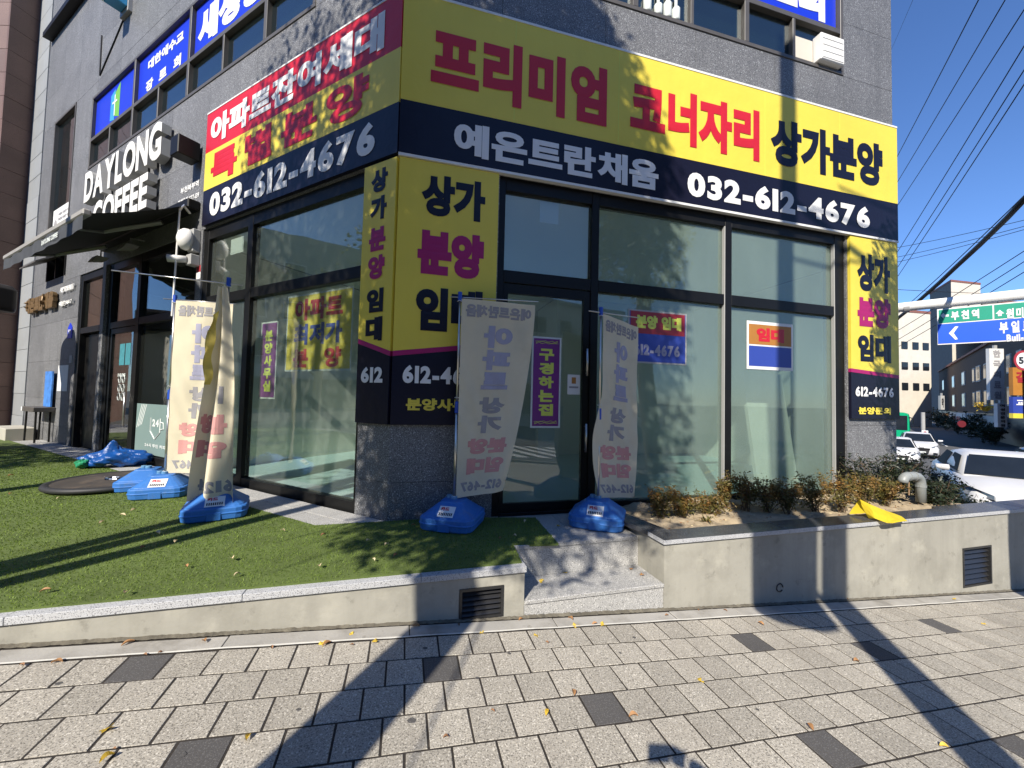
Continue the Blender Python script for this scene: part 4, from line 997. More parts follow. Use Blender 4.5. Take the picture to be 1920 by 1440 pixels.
for u in (10.08, 10.78):
    for o_ in (.06, .26):
        mb = MB(); mb.tube([LF(u, o_, .96), LF(u + (.04 if u > 10.5 else -.02), o_, .30)], .018, 6); build(mb, 'leg', M['black_frame'], t)
# projecting church box sign high up on the left facade
t = thing('projecting_sign', 'small cyan and green box sign high on the left wall', 'sign', LF(7.3, .3, 8.8))
for k, m_ in enumerate(('cyan_logo', 'green_logo')):
    mb = MB(); mb.box(LF, 7.15, 7.45, .06 + .25 * k, .305 + .25 * k, 8.78, 9.8); build(mb, 'face', M[m_], t, bevel=.01)
mb = MB(); mb.box(LF, 7.1, 7.5, .0, .06, 8.7, 9.8); build(mb, 'mount', M['grey_paint'], t)
t = thing('wall_cable', 'black cable drooping on the wall below the box sign', 'cable', LF(8, .01, 8.3)); build(MB().tube([LF(7.4, .012, 8.78), LF(7.9, .012, 8.45), LF(8.6, .012, 8.02), LF(8.62, .012, 8.4), LF(8.64, .012, 8.9)], .012, 5), 'cable', M['cable'], t)

# ------------------------------------------------------------------ posters behind the storefront glass
def poster(F, u0, u1, z0, z1, m, label, o=-.088, tilt=0, edge=None):
    t = thing('poster', label, 'poster', F((u0 + u1) / 2, o, z0))
    board(F, t, u0, u1, z0, z1, edge or M['film_white'], o - .004, o - .002, 'backing')
    e = .02; board(F, t, u0 + e, u1 - e, z0 + e, z1 - e, m, o - .0018, o, 'sheet')
    return t
OPO = -.087
t = poster(LF, .70, 1.88, 1.76, 2.68, M['yellow'], 'yellow poster with red and blue letters behind the left glass')
write('아파트', Lfn(OPO), -1.72, -.86, 2.36, 2.62, M['red'], t, .05, thick=.0006, lift=.0015); write('최저가', Lfn(OPO), -1.72, -.86, 2.07, 2.32, M['poster_blue'], t, .05, thick=.0006, lift=.0015); write('분양', Lfn(OPO), -1.72, -.86, 1.80, 2.03, M['red'], t, .05, thick=.0006, lift=.0015, gap=2.6)
def vertical(t, F, fn, s, uc, hw, z1, z0, m, bold=.055, **kw):
    n = len(s); st = (z1 - z0) / n
    for i, ch in enumerate(s): write(ch, fn, uc - hw, uc + hw, z1 - (i + 1) * st + st * .07, z1 - i * st - st * .07, m, t, bold, **kw)
t = poster(LF, 2.06, 2.42, 1.42, 2.40, M['purple'], 'narrow purple poster at the left edge of the left glass')
vertical(t, LF, Lfn(OPO), '분양사무실', -2.24, .085, 2.30, 1.50, M['lime'], thick=.0006, lift=.0015)
t = poster(RF, 1.43, 1.77, 1.19, 2.18, M['purple'], 'tall purple poster with lime letters on the glass door', o=-.050)
vertical(t, RF, Rfn(-.050), '구경하는집', 1.60, .085, 2.06, 1.31, M['lime'], thick=.0006, lift=.0015)
for zc, s in ((2.12, 1), (1.25, -1)):
    build(MB().tube([RF(1.60 + .13 * math.sin(k * .5), -.0485, zc + .018 * math.sin(k * 1.9)) for k in range(-9, 10)], .0022, 3), 'scroll', M['lime'], t)
t = thing('door_notice', 'small white notice at the door handle edge', 'notice', RF(1.92, -.06, 1.6)); board(RF, t, 1.85, 2.0, 1.56, 1.78, M['white'], -.054, -.051, 'sheet'); board(RF, t, 1.90, 1.95, 1.68, 1.75, M['orange'], -.0508, -.050, 'mark'); board(RF, t, 1.87, 1.98, 1.63, 1.65, M['print_grey'], -.0508, -.050, 'line')
OPF = -.064
t = poster(RF, 2.60, 3.40, 1.95, 2.58, M['poster_blue'], 'red over navy poster on the middle window', o=OPF, edge=M['grey_paint'])
board(RF, t, 2.63, 3.37, 2.30, 2.56, M['signred'], OPF + .0002, OPF + .0012, 'red_half')
write('분양 임대', Rfn(OPF), 2.70, 3.32, 2.36, 2.52, M['lime'], t, .07, thick=.0006, lift=.0025); write('612-4676', Rfn(OPF), 2.68, 3.30, 2.04, 2.18, M['print_blue'], t, .06, thick=.0006, lift=.0025)
t = poster(RF, 4.30, 5.05, 1.95, 2.57, M['white'], 'white poster with orange and blue blocks on the right window', o=OPF, edge=M['white'])
board(RF, t, 4.33, 5.02, 2.27, 2.53, M['orange'], OPF + .0002, OPF + .0012, 'orange_block'); board(RF, t, 4.33, 5.02, 1.99, 2.25, M['poster_blue'], OPF + .0002, OPF + .0012, 'blue_block')
write('임대', Rfn(OPF), 4.45, 4.9, 2.31, 2.49, M['red'], t, .07, thick=.0006, lift=.0025)
t = poster(LF, 2.95, 3.28, 3.42, 3.64, M['film_white'], 'small pale paper taped inside the upper left glass')
t = poster(RF, 1.50, 1.72, 3.46, 3.70, M['film_white'], 'small pale paper taped inside the glass above the door')
# pale sheet leaning inside the right window
t = thing('inner_board', 'tall pale board standing behind the rightmost window', 'board', RF(5.4, -.4, .32)); mb = MB(); mb.prism([RF(4.75, -.35, .32), RF(5.45, -.35, .32), RF(5.45, -.30, .32), RF(4.75, -.30, .32)], [RF(4.75, -.62, 1.95), RF(5.45, -.62, 1.95), RF(5.45, -.57, 1.95), RF(4.75, -.57, 1.95)]); build(mb, 'sheet', M['int_wall'], t)

# ================================================================== BANNER STANDS
def sq(fr, w, d, z, ch):      # rounded rectangle ring
    pts = []
    for cx, cy, a0 in ((w - ch, -d + ch, -90), (w - ch, d - ch, 0), (-w + ch, d - ch, 90), (-w + ch, -d + ch, 180)):
        for k in range(4): pts.append(fr(cx + ch * math.cos(R_(a0 + 30 * k)), cy + ch * math.sin(R_(a0 + 30 * k)), z))
    return pts
def stand_base(parent, loc, ang, sticker=True, caps=True):
    fr = local(loc, ang)
    mb = MB(); mb.loft([sq(fr, .235, .235, .004, .08), sq(fr, .250, .250, .018, .09), sq(fr, .255, .255, .060, .09), sq(fr, .255, .255, .062, .09), sq(fr, .260, .260, .066, .09), sq(fr, .260, .260, .074, .09), sq(fr, .255, .255, .078, .09), sq(fr, .255, .255, .112, .09), sq(fr, .247, .247, .122, .085), sq(fr, .232, .232, .126, .08), sq(fr, .228, .228, .134, .08), sq(fr, .125, .125, .218, .05), sq(fr, .112, .112, .226, .045), sq(fr, .104, .104, .238, .04), sq(fr, .09, .09, .241, .04)])
    b = build(mb, 'base', M['plastic_blue'], parent, bevel=.003)
    for s in (-1, 1):
        mb = MB(); mb.box(fr, -.055, .055, s * .2555 - .006, s * .2555 + .006, .012, .085); build(mb, 'grip', M['plastic_blue'], b, bevel=.004)
    for x, y, r in ((0, 0, .032), (-.055, .03, .028)):
        c = fr(x, y, .234); build(MB().lathe(c, [(r, 0), (r, .03), (r * .9, .035)], 14), 'cap', M['cap_blue'], b)
    if sticker:
        k = (.225 - .118) / (.245 - .11)
        def sf(x, y, d): # on the front slope
            yy = -.238 + y * .78; return fr(x, yy - d * .6, .122 + (yy + .245) * k + .002 + d * .8)
        mb = MB(); q = [sf(-.075, .01, .0015), sf(.075, .01, .0015), sf(.075, .125, .0015), sf(-.075, .125, .0015)]; mb.add(q, [(0, 1, 2, 3)]); s_ = build(mb, 'sticker', M['white'], b, recalc=False)
        write('카드', lambda x, y, d: sf(x, y, .002 + d), -.06, .02, .075, .115, M['red'], s_, .06, thick=.0004, lift=.0008, per=False)
        for i in range(8):
            x = -.062 + i * .016
            mb = MB(); mb.add([sf(x, .025, .0028), sf(x + .01, .025, .0028), sf(x + .01, .055, .0028), sf(x, .055, .0028)], [(0, 1, 2, 3)]); mo = build(mb, 'print_mark', M['navy'], s_, recalc=False)
    return b
def bisect(mbv, step_x, step_y, f, x0, x1, y0, y1):
    bm = bmesh.new(); vs = [bm.verts.new(v) for v in mbv]
    for t in f:
        try: bm.faces.new([vs[i] for i in t])
        except ValueError: pass
    x = x0 + step_x
    while x < x1: bmesh.ops.bisect_plane(bm, geom=bm.verts[:] + bm.edges[:] + bm.faces[:], plane_co=(x, 0, 0), plane_no=(1, 0, 0)); x += step_x
    y = y0 + step_y
    while y < y1: bmesh.ops.bisect_plane(bm, geom=bm.verts[:] + bm.edges[:] + bm.faces[:], plane_co=(0, y, 0), plane_no=(0, 1, 0)); y += step_y
    bm.verts.index_update()
    v = [tuple(p.co) for p in bm.verts]; fs = [tuple(q.index for q in p.verts) for p in bm.faces]; bm.free()
    return v, fs
def cloth_text(s, parent, surf, s0, s1, t0, t1, m, bold, **kw):
    """mirrored print that shows through the back of a flag; surf(s, t, d)"""
    out, a0, a1, b0, b1 = layout(s, bold, **kw)
    for ch, v, f in out:
        S = s1 - (v[:, 0] - a0) / (a1 - a0) * (s1 - s0); T = t1 - (v[:, 1] - b0) / (b1 - b0) * (t1 - t0)
        keep = [p for p in f]
        v2, f2 = bisect([(S[i], T[i], max(-1, min(1, v[i, 2] * 40))) for i in range(len(S))], .06, .03, keep, S.min(), S.max(), T.min(), T.max())
        build(MB().add([surf(p[0], p[1], .0028 + .0006 * p[2]) for p in v2], f2), 'letter', m, parent, recalc=False)
def flag_print(parent, surf, full=True):
    cloth_text('예은트란채움', parent, surf, .06, .95, .025, .09, M['print_grey'], .055)
    rows = [('아', .13, .245), ('파', .255, .36), ('트', .37, .46), ('상', .50, .585), ('가', .595, .685)]
    for ch, a, b in rows: cloth_text(ch, parent, surf, .32, .72, a, b, M['print_blue'] if ch in '아파트' else M['print_grey'], .07)
    cloth_text('분양', parent, surf, .18, .86, .71, .79, M['print_red'], .07); cloth_text('임대', parent, surf, .18, .86, .81, .89, M['print_red'], .07)
    cloth_text('612-467', parent, surf, .08, .92, .925, .975, M['print_grey'], .05)
def banner(loc, ang, top, label, surf_of, pole_off=(0, 0), rod=(0, .62), rod_ang=None, group='flag banner stands', fold=None, prints=True, nu=18, nv=44, lean=(0, 0)):
    t = thing('banner_stand', label, 'banner', loc, group)
    stand_base(t, loc, ang)
    fr = local(loc, ang); p0 = np.array(loc) + [0, 0, .23]; p1 = np.array([loc[0] + lean[0], loc[1] + lean[1], top])
    pm = p0 + (p1 - p0) * .45
    build(MB().tube([p0, pm], .0125, 10), 'pole', M['steel'], t, smooth=True); build(MB().tube([pm, p1], .010, 10), 'pole', M['steel'], t, smooth=True)
    build(MB().tube([pm - [0, 0, .05], pm + [0, 0, .06]], .019, 10), 'clamp', M['clip_blue'], t); build(MB().tube([p1 - [0, 0, .04], p1 + [0, 0, .05]], .02, 10), 'top_clamp', M['clip_blue'], t)
    if rod_ang is not None:
        d = np.array([math.sin(rod_ang), math.cos(rod_ang), .0])
        build(MB().tube([p1 + d * rod[0] + [0, 0, rod[0] * 0], p1 + d * rod[1] + [0, 0, -.012]], .006, 6), 'top_rod', M['steel'], t, smooth=True)
    surf = surf_of(p0, p1)
    mb = MB(); mb.grid(lambda s, u: surf(s, u, 0), nu, nv); mb.grid(lambda s, u: surf(s, u, -.001), nu, nv)
    fo = build(mb, 'flag', M['cloth'], t, smooth=True, recalc=False)
    for k in (0.02, .5, .98):
        f = 1 - k; c = p0 + (p1 - p0) * max(.02, f)
        build(MB().tube([c + np.array([.022 * math.cos(a), .022 * math.sin(a), .004 * math.sin(a * 3)]) for a in np.linspace(0, 6.28, 9)], .003, 4), 'tie_ring', M['white_paint'], t)
    if prints: flag_print(fo, surf)
    if fold: fold(t, p0, p1)
    return t
def mk_surf(wdir_ang, W, taper, wave, drop=0.0, curl=0.0, left=.0, top_drop=.0, zlen=None):
    d = np.array([math.sin(wdir_ang), math.cos(wdir_ang), 0.0]); nrm = np.array([-d[1], d[0], 0.0])
    nrm = nrm if nrm[1] < 0 else -nrm      # towards the viewer
    def of(p0, p1):
        Lz = (p1[2] - p0[2] - .03) if zlen is None else zlen
        def surf(s, t, o):
            w = W * (1 - taper * t ** 1.6) 
            x = s * w - left * math.sin(math.pi * min(1, max(0, (t - .45) / .55))) * (1 - s)
            z = p1[2] - .015 - Lz * t + drop * s * t - top_drop * s * (1 - t)
            n_ = wave * math.sin(s * 5.2 + t * 4.0) * (.25 + .75 * s) * (.3 + .7 * t) + curl * s * s * t + .010 * math.sin(s * 14 + t * 9) * s + .006 * math.sin(s * 23 - t * 31) * math.exp(-((t - .55) ** 2) / .05) + .007 * abs(math.sin(s * 6 + t * 13)) * (1 - t) * .7
            base = p0 + (p1 - p0) * ((z - p0[2]) / (p1[2] - p0[2]))
            p = base + d * (.018 + x) + nrm * (n_ + o + .012)
            return (p[0], p[1], z)
        return surf
    return of
EX = R_(90)
banner((-.52, 3.66, TZ), R_(12), 2.46, 'faded flag banner beside the corner pillar, mirrored lettering', mk_surf(R_(86), .71, .38, .035, drop=.08, top_drop=.035), rod=(-.09, .76), rod_ang=R_(86))
banner((.87, 3.80, TZ), R_(20), 2.38, 'faded flag banner at the door handle, curled narrow', mk_surf(R_(70), .42, .04, .02, drop=-.01, left=.10, top_drop=.10), rod=(-.14, .45), rod_ang=R_(70), lean=(.0, 0))
banner((-3.96, 4.45, TZ), R_(-25), 2.56, 'faded flag banner at the left, lit by the sun, on the second blue base', mk_surf(R_(80), .60, .10, .045, drop=.0), rod=(-.12, .64), rod_ang=R_(80))
# twisted flag in front of it
def twisted(p0, p1):
    def surf(s, t, o):
        w = .03 + .185 * t ** .9
        z = p1[2] - .06 - (p1[2] - p0[2] + .02) * t
        x = (s - .5) * 2 * w + .02 * math.sin(t * 5)
        dep = .06 * math.cos(s * 9.4 + t * 1.5) * (.35 + .65 * t) + .05 * t
        return (p0[0] + x + .04 * t - .01, p0[1] - .06 - dep - o, z)
    return surf
def yellow_fold(t, p0, p1):
    def fn(s, u):
        z = p1[2] - .40 - .62 * u + .10 * s * (1 - u)
        left = .02 + .055 * min(1, u * 3) - .05 * max(0, u - .6)
        return (p0[0] - .01 - .015 * u - left * (1 - s) + .012 * math.sin(u * 14 + s * 2), p0[1] - .16 + .05 * abs(s - .45) * 2 - .03 * u + .01 * math.sin(u * 9), z)
    mb = MB(); mb.grid(fn, 10, 30); build(mb, 'yellow_fold', M['cloth_pale_yellow'], t, smooth=True, recalc=False)
tw = banner((-2.84, 3.78, TZ), R_(-32), 2.58, 'twisted flag banner wound around its pole on the nearest left base', lambda a, b: twisted(a, b), rod=(-.90, .12), rod_ang=R_(70), fold=yellow_fold, prints=False, nu=30)
fo = [c for c in tw.children if c.name.startswith('flag')][0]
_p0 = np.array([-2.84, 3.78, TZ + .23]); _p1 = np.array([-2.84, 3.78, 2.58]); _s = twisted(_p0, _p1)
for s_, a, b, m_ in (('분', .60, .69, 'print_red'), ('임', .72, .80, 'print_red')): cloth_text(s_, fo, _s, .30, .80, a, b, M[m_], .08)
cloth_text('양', fo, _s, .05, .28, .60, .69, M['print_red'], .08); cloth_text('대', fo, _s, .05, .28, .72, .80, M['print_red'], .08); cloth_text('612-4', fo, _s, .12, .92, .90, .955, M['print_grey'], .06); cloth_text('1', fo, _s, .62, .72, .47, .55, M['print_grey'], .08)
t = thing('blue_water_weight', 'empty blue water base without pole behind the left banner', 'banner base', (-4.42, 4.74, TZ)); stand_base(t, (-4.42, 4.74, TZ), R_(-25), sticker=False)

# ------------------------------------------------------------------ loose things on the terrace
dc = np.array([-4.95, 4.86, TZ])
t = thing('round_disc', 'large round black disc with rubber rim lying on the turf', 'disc', dc)
build(MB().lathe(dc, [(.50, .02), (.56, .012), (.60, .03), (.605, .055), (.59, .075), (.555, .08), (.535, .068), (.50, .06)], 56), 'rim', M['rubber'], t, smooth=True)
build(MB().lathe(dc, [(.53, .05), (.53, .069), (.09, .074), (.085, .06)], 56), 'top', M['disc_top'], t)
build(MB().tube([dc + [.10 * math.cos(a), .06 * math.sin(a), .078] for a in np.linspace(0, 6.28, 17)], .012, 6), 'hub_ring', M['chrome'], t)
bc = np.array([-6.05, 5.98, TZ])
t = thing('plastic_bag', 'crumpled blue plastic bag on the paving below the cafe window', 'bag', bc)
fr = local(bc, R_(-28))
def bagfn(s, v):
    th = 2 * math.pi * s; ph = math.pi * v
    r = 1 + .10 * math.sin(5 * th + 3 * ph) + .07 * math.sin(9 * th - 7 * ph) + .03 * math.sin(15 * th + 11 * ph)
    x, y, z = .40 * r * math.sin(ph) * math.cos(th), .20 * r * math.sin(ph) * math.sin(th), .125 + .125 * r * math.cos(ph)
    z += .16 * math.exp(-((x + .08) ** 2 + y ** 2) / .006)
    return fr(x, y, max(.004, z))
mb = MB(); mb.grid(bagfn, 56, 34); build(mb, 'body', M['bag'], t, smooth=True, recalc=False)
def bag2(s, v):
    th = 2 * math.pi * s; ph = math.pi * v; r = 1 + .15 * math.sin(4 * th + 5 * ph)
    return fr(-.36 + .09 * r * math.sin(ph) * math.cos(th), -.05 + .12 * r * math.sin(ph) * math.sin(th), max(.004, .08 + .07 * r * math.cos(ph)))
mb = MB(); mb.grid(bag2, 20, 12); build(mb, 'green_end', M['bag_green'], t, recalc=False)

# ------------------------------------------------------------------ fallen leaves
def leaf_mesh(kind, r):
    mb = MB()
    if kind == 'fan':
        n = 9; pts = [(0, 0, 0)]
        for k in range(n):
            a = R_(30 + 120 * k / (n - 1)); rad = .034 * (1 + .10 * math.sin(k * 2.6)) * (.75 if k == 4 else 1)
            pts.append((rad * math.cos(a), rad * math.sin(a), .006 * math.sin(k * 1.4) + .003))
        mb.add(pts, [(0, k, k + 1) for k in range(1, n)]); mb.add([(0, 0, 0), (.0015, 0, .001), (.004, -.025, .001), (.002, -.025, .001)], [(0, 1, 2, 3)])
    else:
        n = 6; L = .05
        for k in range(n + 1):
            u = k / n; w = .013 * math.sin(math.pi * u) ** .7 + .0008; c = .014 * math.sin(math.pi * u)
            mb.v += [(-w, L * (u - .5), c + .007), (0, L * (u - .5), c * .6 + .001), (w, L * (u - .5), c + .008)]
        for k in range(n):
            b = 3 * k; mb.f += [(b, b + 1, b + 4, b + 3), (b + 1, b + 2, b + 5, b + 4)]
        mb.m = [0] * len(mb.f)
    return mb
_lm = {}
for kd in ('fan', 'curl'):
    for mk in ('leaf_yellow', 'leaf_orange', 'leaf_brown', 'leaf_pale'):
        mb = leaf_mesh(kd, rng); me = bpy.data.meshes.new('fallen_leaf'); me.from_pydata(mb.v, [], mb.f); me.materials.append(M[mk]); me.update(); _lm[kd, mk] = me
def leaf_at(p, kind, mk, label, group, sc=1.0, nrm=None):
    o = bpy.data.objects.new('fallen_leaf', _lm[kind, mk]); COL.objects.link(o)
    o.location = p; o.rotation_euler = (random.uniform(-.25, .25), random.uniform(-.25, .25), random.uniform(0, 6.28)); o.scale = (sc, sc * random.uniform(.85, 1.2), sc)
    tag(o, label, 'leaf', group)
def on_ground(px, py, dz=0.004):
    d = (px - 960) / F_PX * _r - (py - 720) / F_PX * _u + _f
    z = 0.0
    for _ in range(12):
        p = CAM + d * ((z - CAM[2]) / d[2]); z = tz(p[0], p[1]) + dz
    return (p[0], p[1], z)
LV = [('fan', 'leaf_yellow', [(207, 1362), (662, 1190), (697, 1204), (604, 1209), (905, 1187), (966, 1158), (1082, 1173), (1133, 1172), (1272, 1140), (1309, 1275), (1008, 1191), (1785, 1122), (1848, 1171)], 'yellow fan shaped leaf lying on the paving'),
      ('curl', 'leaf_orange', [(106, 1243), (613, 1208), (780, 1175), (1115, 1170), (1188, 1344), (1520, 1364), (1605, 1240), (1427, 1170), (1585, 1123), (1260, 1139), (1075, 1300), (976, 1162), (1070, 1161), (240, 1207), (382, 1203)], 'curled orange leaf lying on the paving'),
      ('curl', 'leaf_brown', [(214, 1405), (660, 1210), (300, 1224), (272, 1228), (836, 1383), (924, 1333), (1310, 1144), (1250, 1154), (510, 1214), (40, 1248), (1360, 1145), (1026, 1205), (860, 1172), (550, 1180)], 'dry brown leaf lying on the paving'),
      ('curl', 'leaf_yellow', [(200, 1423), (1770, 1400), (1025, 1337), (465, 1384)], 'small pale yellow leaf curled on the open pavers')]
for kd, mk, pl, lb in LV:
    for px, py in pl: leaf_at(on_ground(px, py), kd, mk, lb, lb.replace('leaf', 'leaves', 1).replace(' lying on the paving', ' on the paving'), random.uniform(.6, 1.0) * (.6 if mk == 'leaf_brown' else 1))
def on_z(px, py, z):
    d = (px - 960) / F_PX * _r - (py - 720) / F_PX * _u + _f; p = CAM + d * ((z - CAM[2]) / d[2]); return (p[0], p[1], z)
for px, py in [(110, 935), (190, 980), (250, 957), (230, 966), (330, 1016), (295, 1000), (267, 1028), (350, 1062), (436, 1048), (445, 1078), (530, 995), (606, 1004), (725, 1022), (742, 1042), (690, 1014), (600, 1062), (235, 1112), (85, 1108), (20, 892), (96, 864), (985, 978), (965, 1005), (775, 985), (938, 1010), (700, 1050), (20, 926)]:
    leaf_at(on_z(px, py, TZ + .022), 'curl', random.choice(['leaf_pale', 'leaf_pale', 'leaf_brown', 'leaf_orange']), 'dry leaf scrap lying on the artificial turf', 'leaf scraps on the turf', random.uniform(.7, 1.1))
for px, py, z in [(1056, 1073, .05), (1180, 1065, .05), (1010, 1088, .05), (1200, 1078, .05), (1050, 985, .31)]:
    leaf_at(on_z(px, py, z), 'fan', 'leaf_orange' if px > 1100 else 'leaf_yellow', 'leaf resting on the granite steps', 'leaves on the granite steps')

# ================================================================== NEIGHBOURS AND STREET
# grey stone pier and brown building beyond the left facade
gp_ = thing('stone_pier', 'pale grey stone pier between the corner building and brown building', 'pier', LF(12.9, 0, .3))
for i in range(22):
    z0 = .2 + i * .56
    mb = MB(); mb.box(LF, 12.42, 13.5, -.4, .02 + random.gauss(0, .003), z0 + .003, z0 + .556); build(mb, 'stone_block', M['pale_stone'], gp_, bevel=.004)
bb = thing('brown_building', 'brown granite clad building at the left edge', 'building', (-13.3, 9.6, .3))
n_ = np.array([.1736, .985])
def BS(a, o, z): return (-13.17 + a * n_[0] + o * .985, 9.55 + a * n_[1] - o * .1736, z)       # flank, runs away from the viewer
for i in range(20):
    z0 = .25 + i * .62
    mb = MB(); mb.box(BS, 0, .9, -.3, random.gauss(0, .003), z0 + .003, z0 + .617); build(mb, 'stone_panel', M['brown_stone'], bb, bevel=.003)
    for k in range(4):
        mb = MB(); mb.box(lambda a, o, z: (-13.19 - a, 9.56 - o, z), .02 + k * 1.5, 1.515 + k * 1.5, -.3, random.gauss(0, .003), z0 + .003, z0 + .617); build(mb, 'stone_panel', M['brown_stone'], bb, bevel=.003)
mb = MB(); mb.box(WF, -22, -13.45, 9.87, 16, 0, 12.7); build(mb, 'core', M['brown_stone'], bb)
t = thing('gate_post', 'cream post with a dark rounded top at the left edge', 'post', P(-62, 800, 7.0) * [1, 1, 0] + [0, 0, .25])
pp = P(-62, 700, 7.0); 
mb = MB(); mb.box(WF, pp[0] - .25, pp[0] + .22, pp[1] - .2, pp[1] + .2, .25, 2.98); build(mb, 'column', M['beige'], t, bevel=.01)
mb = MB(); mb.loft([sq(local((pp[0], pp[1], 2.9), 0), .42, .34, 0, .12), sq(local((pp[0], pp[1], 2.9), 0), .45, .36, .06, .14), sq(local((pp[0], pp[1], 2.9), 0), .45, .36, .42, .14), sq(local((pp[0], pp[1], 2.9), 0), .40, .32, .5, .14)]); build(mb, 'cap', M['darkbrown'], t, bevel=.02, seg=2)
# paving before the brown building, low step, motorbike-cover lump
mb = MB(); mb.box(WF, -16, -8.2, 6.9, 9.4, -.2, .262); tag(build(mb, 'side_path', M['granite_light']), kind='structure')
t = thing('stone_block', 'pale stone step block at the foot of the left wall', 'step', LF(11.6, .5, .26)); mb = MB(); mb.box(LF, 11.0, 12.2, .06, .5, .263, .56); build(mb, 'block', M['beige'], t, bevel=.01)

def onplane(px, py, p0, ang):
    d = (px - 960) / F_PX * _r - (py - 720) / F_PX * _u + _f
    n = np.array([math.cos(ang), -math.sin(ang), 0]); k = (n @ (np.array([p0[0], p0[1], 0]) - CAM)) / (n @ d); return CAM + d * k
SA = R_(43.5); SD = np.array([math.sin(SA), math.cos(SA)]); SN = np.array([math.cos(SA), -math.sin(SA)])       # street axis, to its right
S0 = np.array([11.7, 9.2]) + SN * 8.0
def ST(s, o, z): return (S0[0] + s * SD[0] - o * SN[0], S0[1] + s * SD[1] - o * SN[1], z)                     # wall line of the far street side: along, out to the street, up
def st_of(px, py, o=0.0):
    p = onplane(px, py, S0 - SN * o, SA); q = p[:2] - (S0 - SN * o); return q @ SD, p[2]
bk = thing('brick_building', 'dark brown brick building with shops across the side street', 'building', ST(60, 0, -2))
def quad_box(F, s0, s1, o0, o1, z0, z1, name, m, parent): mb = MB(); mb.box(F, s0, s1, o0, o1, z0, z1); return build(mb, name, m, parent)
quad_box(ST, 30, 112, -9, 0, -3, 9.6, 'wall', M['brick'], bk); quad_box(ST, 30, 112, -.02, .25, 9.6, 9.9, 'coping', M['roof_red'], bk)
quad_box(ST, 30, 112, .001, .05, -2.6, 1.1, 'shopfront', M['dark_shop'], bk)
for px in (1770, 1789, 1808, 1836):
    s, z = st_of(px, 745)
    for dz in (0, 3.4):
        w = quad_box(ST, s - 1.5, s + 1.5, .001, .09, 1.9 + dz, 4.1 + dz, 'window', M['signgrey'], bk); quad_box(ST, s - 1.2, s + 1.2, .05, .11, 2.1 + dz, 3.95 + dz, 'pane', M['win_dark'], w)
for i in range(7):
    s = 46 + i * 4
    for z0 in (2.0, 5.4): 
        w = quad_box(ST, s - .9, s + .9, .001, .09, z0, z0 + 2.0, 'window', M['signgrey'], bk); quad_box(ST, s - .75, s + .75, .05, .11, z0 + .15, z0 + 1.85, 'pane', M['win_dark'], w)
def shop(px0, px1, py0, py1, m, label, txt=None, tm=None, o=.9):
    s0, z1 = st_of(px0, py0, o); s1, _ = st_of(px1, py0, o); _, z0 = st_of((px0 + px1) / 2, py1, o)
    t = thing('shop_sign', label, 'sign', ST((s0 + s1) / 2, o, z0))
    quad_box(ST, min(s0, s1), max(s0, s1), 0.05, o, z0, z1, 'board', m, t)
    if txt: write(txt, lambda x, y, d: ST(-x, o + d, y), -max(s0, s1) + abs(s1 - s0) * .2, -min(s0, s1) - abs(s1 - s0) * .2, z0 + (z1 - z0) * .3, z0 + (z1 - z0) * .72, tm, t, .05, per=False, lift=.05, thick=.01)
    return t
shop(1749, 1778, 773, 792, M['orange'], 'orange shop sign board across the street', 'HOTEL', M['brick'])
shop(1779, 1810, 773, 796, M['signwhite'], 'white shop sign board with a red mark across the street', '미용', M['signred'])
shop(1813, 1864, 777, 799, M['signgrey'], 'grey long shop sign board across the street', 'URBAN TAILOR', M['dark_shop'])
def blade(px0, px1, py0, py1, D, m, label, txt=None, tm=None, th=.25, vert=True):
    c0 = P(px0, py1, D); c1 = P(px1, py0, D)
    t = thing('blade_sign', label, 'sign', c0)
    fr_ = lambda a, b, z: (c0[0] + a, c0[1] + b, z)
    W = c1[0] - c0[0]
    quad_box(fr_, 0, W, 0, th, c0[2], c1[2], 'box', m, t)
    quad_box(fr_, W * .4, W * .6, .05, th - .05, c1[2], c1[2] + .3, 'bracket', M['grey_paint'], t)
    if txt and vert:
        st_ = (c1[2] - c0[2]) / len(txt)
        for i, ch in enumerate(txt):
            write(ch, lambda x, y, d: fr_(x, -d, y), W * .25, W * .75, c1[2] - (i + .85) * st_, c1[2] - (i + .15) * st_, tm, t, .05, lift=.02, thick=.006)
    elif txt: write(txt, lambda x, y, d: fr_(x, -d, y), W * .12, W * .88, c0[2] + (c1[2] - c0[2]) * .45, c0[2] + (c1[2] - c0[2]) * .85, tm, t, .05, lift=.02, thick=.006)
    return t
blade(1857, 1882, 654, 750, 33, M['signwhite'], 'tall white hanging sign of the street behind', '한국의료원', M['print_grey'])
blade(1871, 1888, 757, 801, 32, M['signwhite'], 'small white vertical sign with black letters', '여성전문의원', M['dark_shop'])
blade(1900, 1945, 745, 775, 30, M['poster_blue'], 'navy sign board at the right edge with white letters', '교회', M['white'], vert=False)
blade(1900, 1945, 690, 741, 30, M['orange'], 'orange sign board above the navy one at right', '갈비', M['signred'], vert=False)
blade(1900, 1945, 776, 784, 30, M['yellow'], 'thin yellow board below the navy sign at right')
t = thing('round_sign', 'red oval sign below the white shop board', 'sign', P(1803, 795, 34)); c = P(1803, 795, 34); mb = MB(); mb.lathe((0, 0, 0), [(.36, -.04), (.36, .04)], 20); mb.v = [(c[0] + x, c[1] + z, c[2] + y * .8) for x, y, z in mb.v]; build(mb, 'face', M['dark_red'], t)
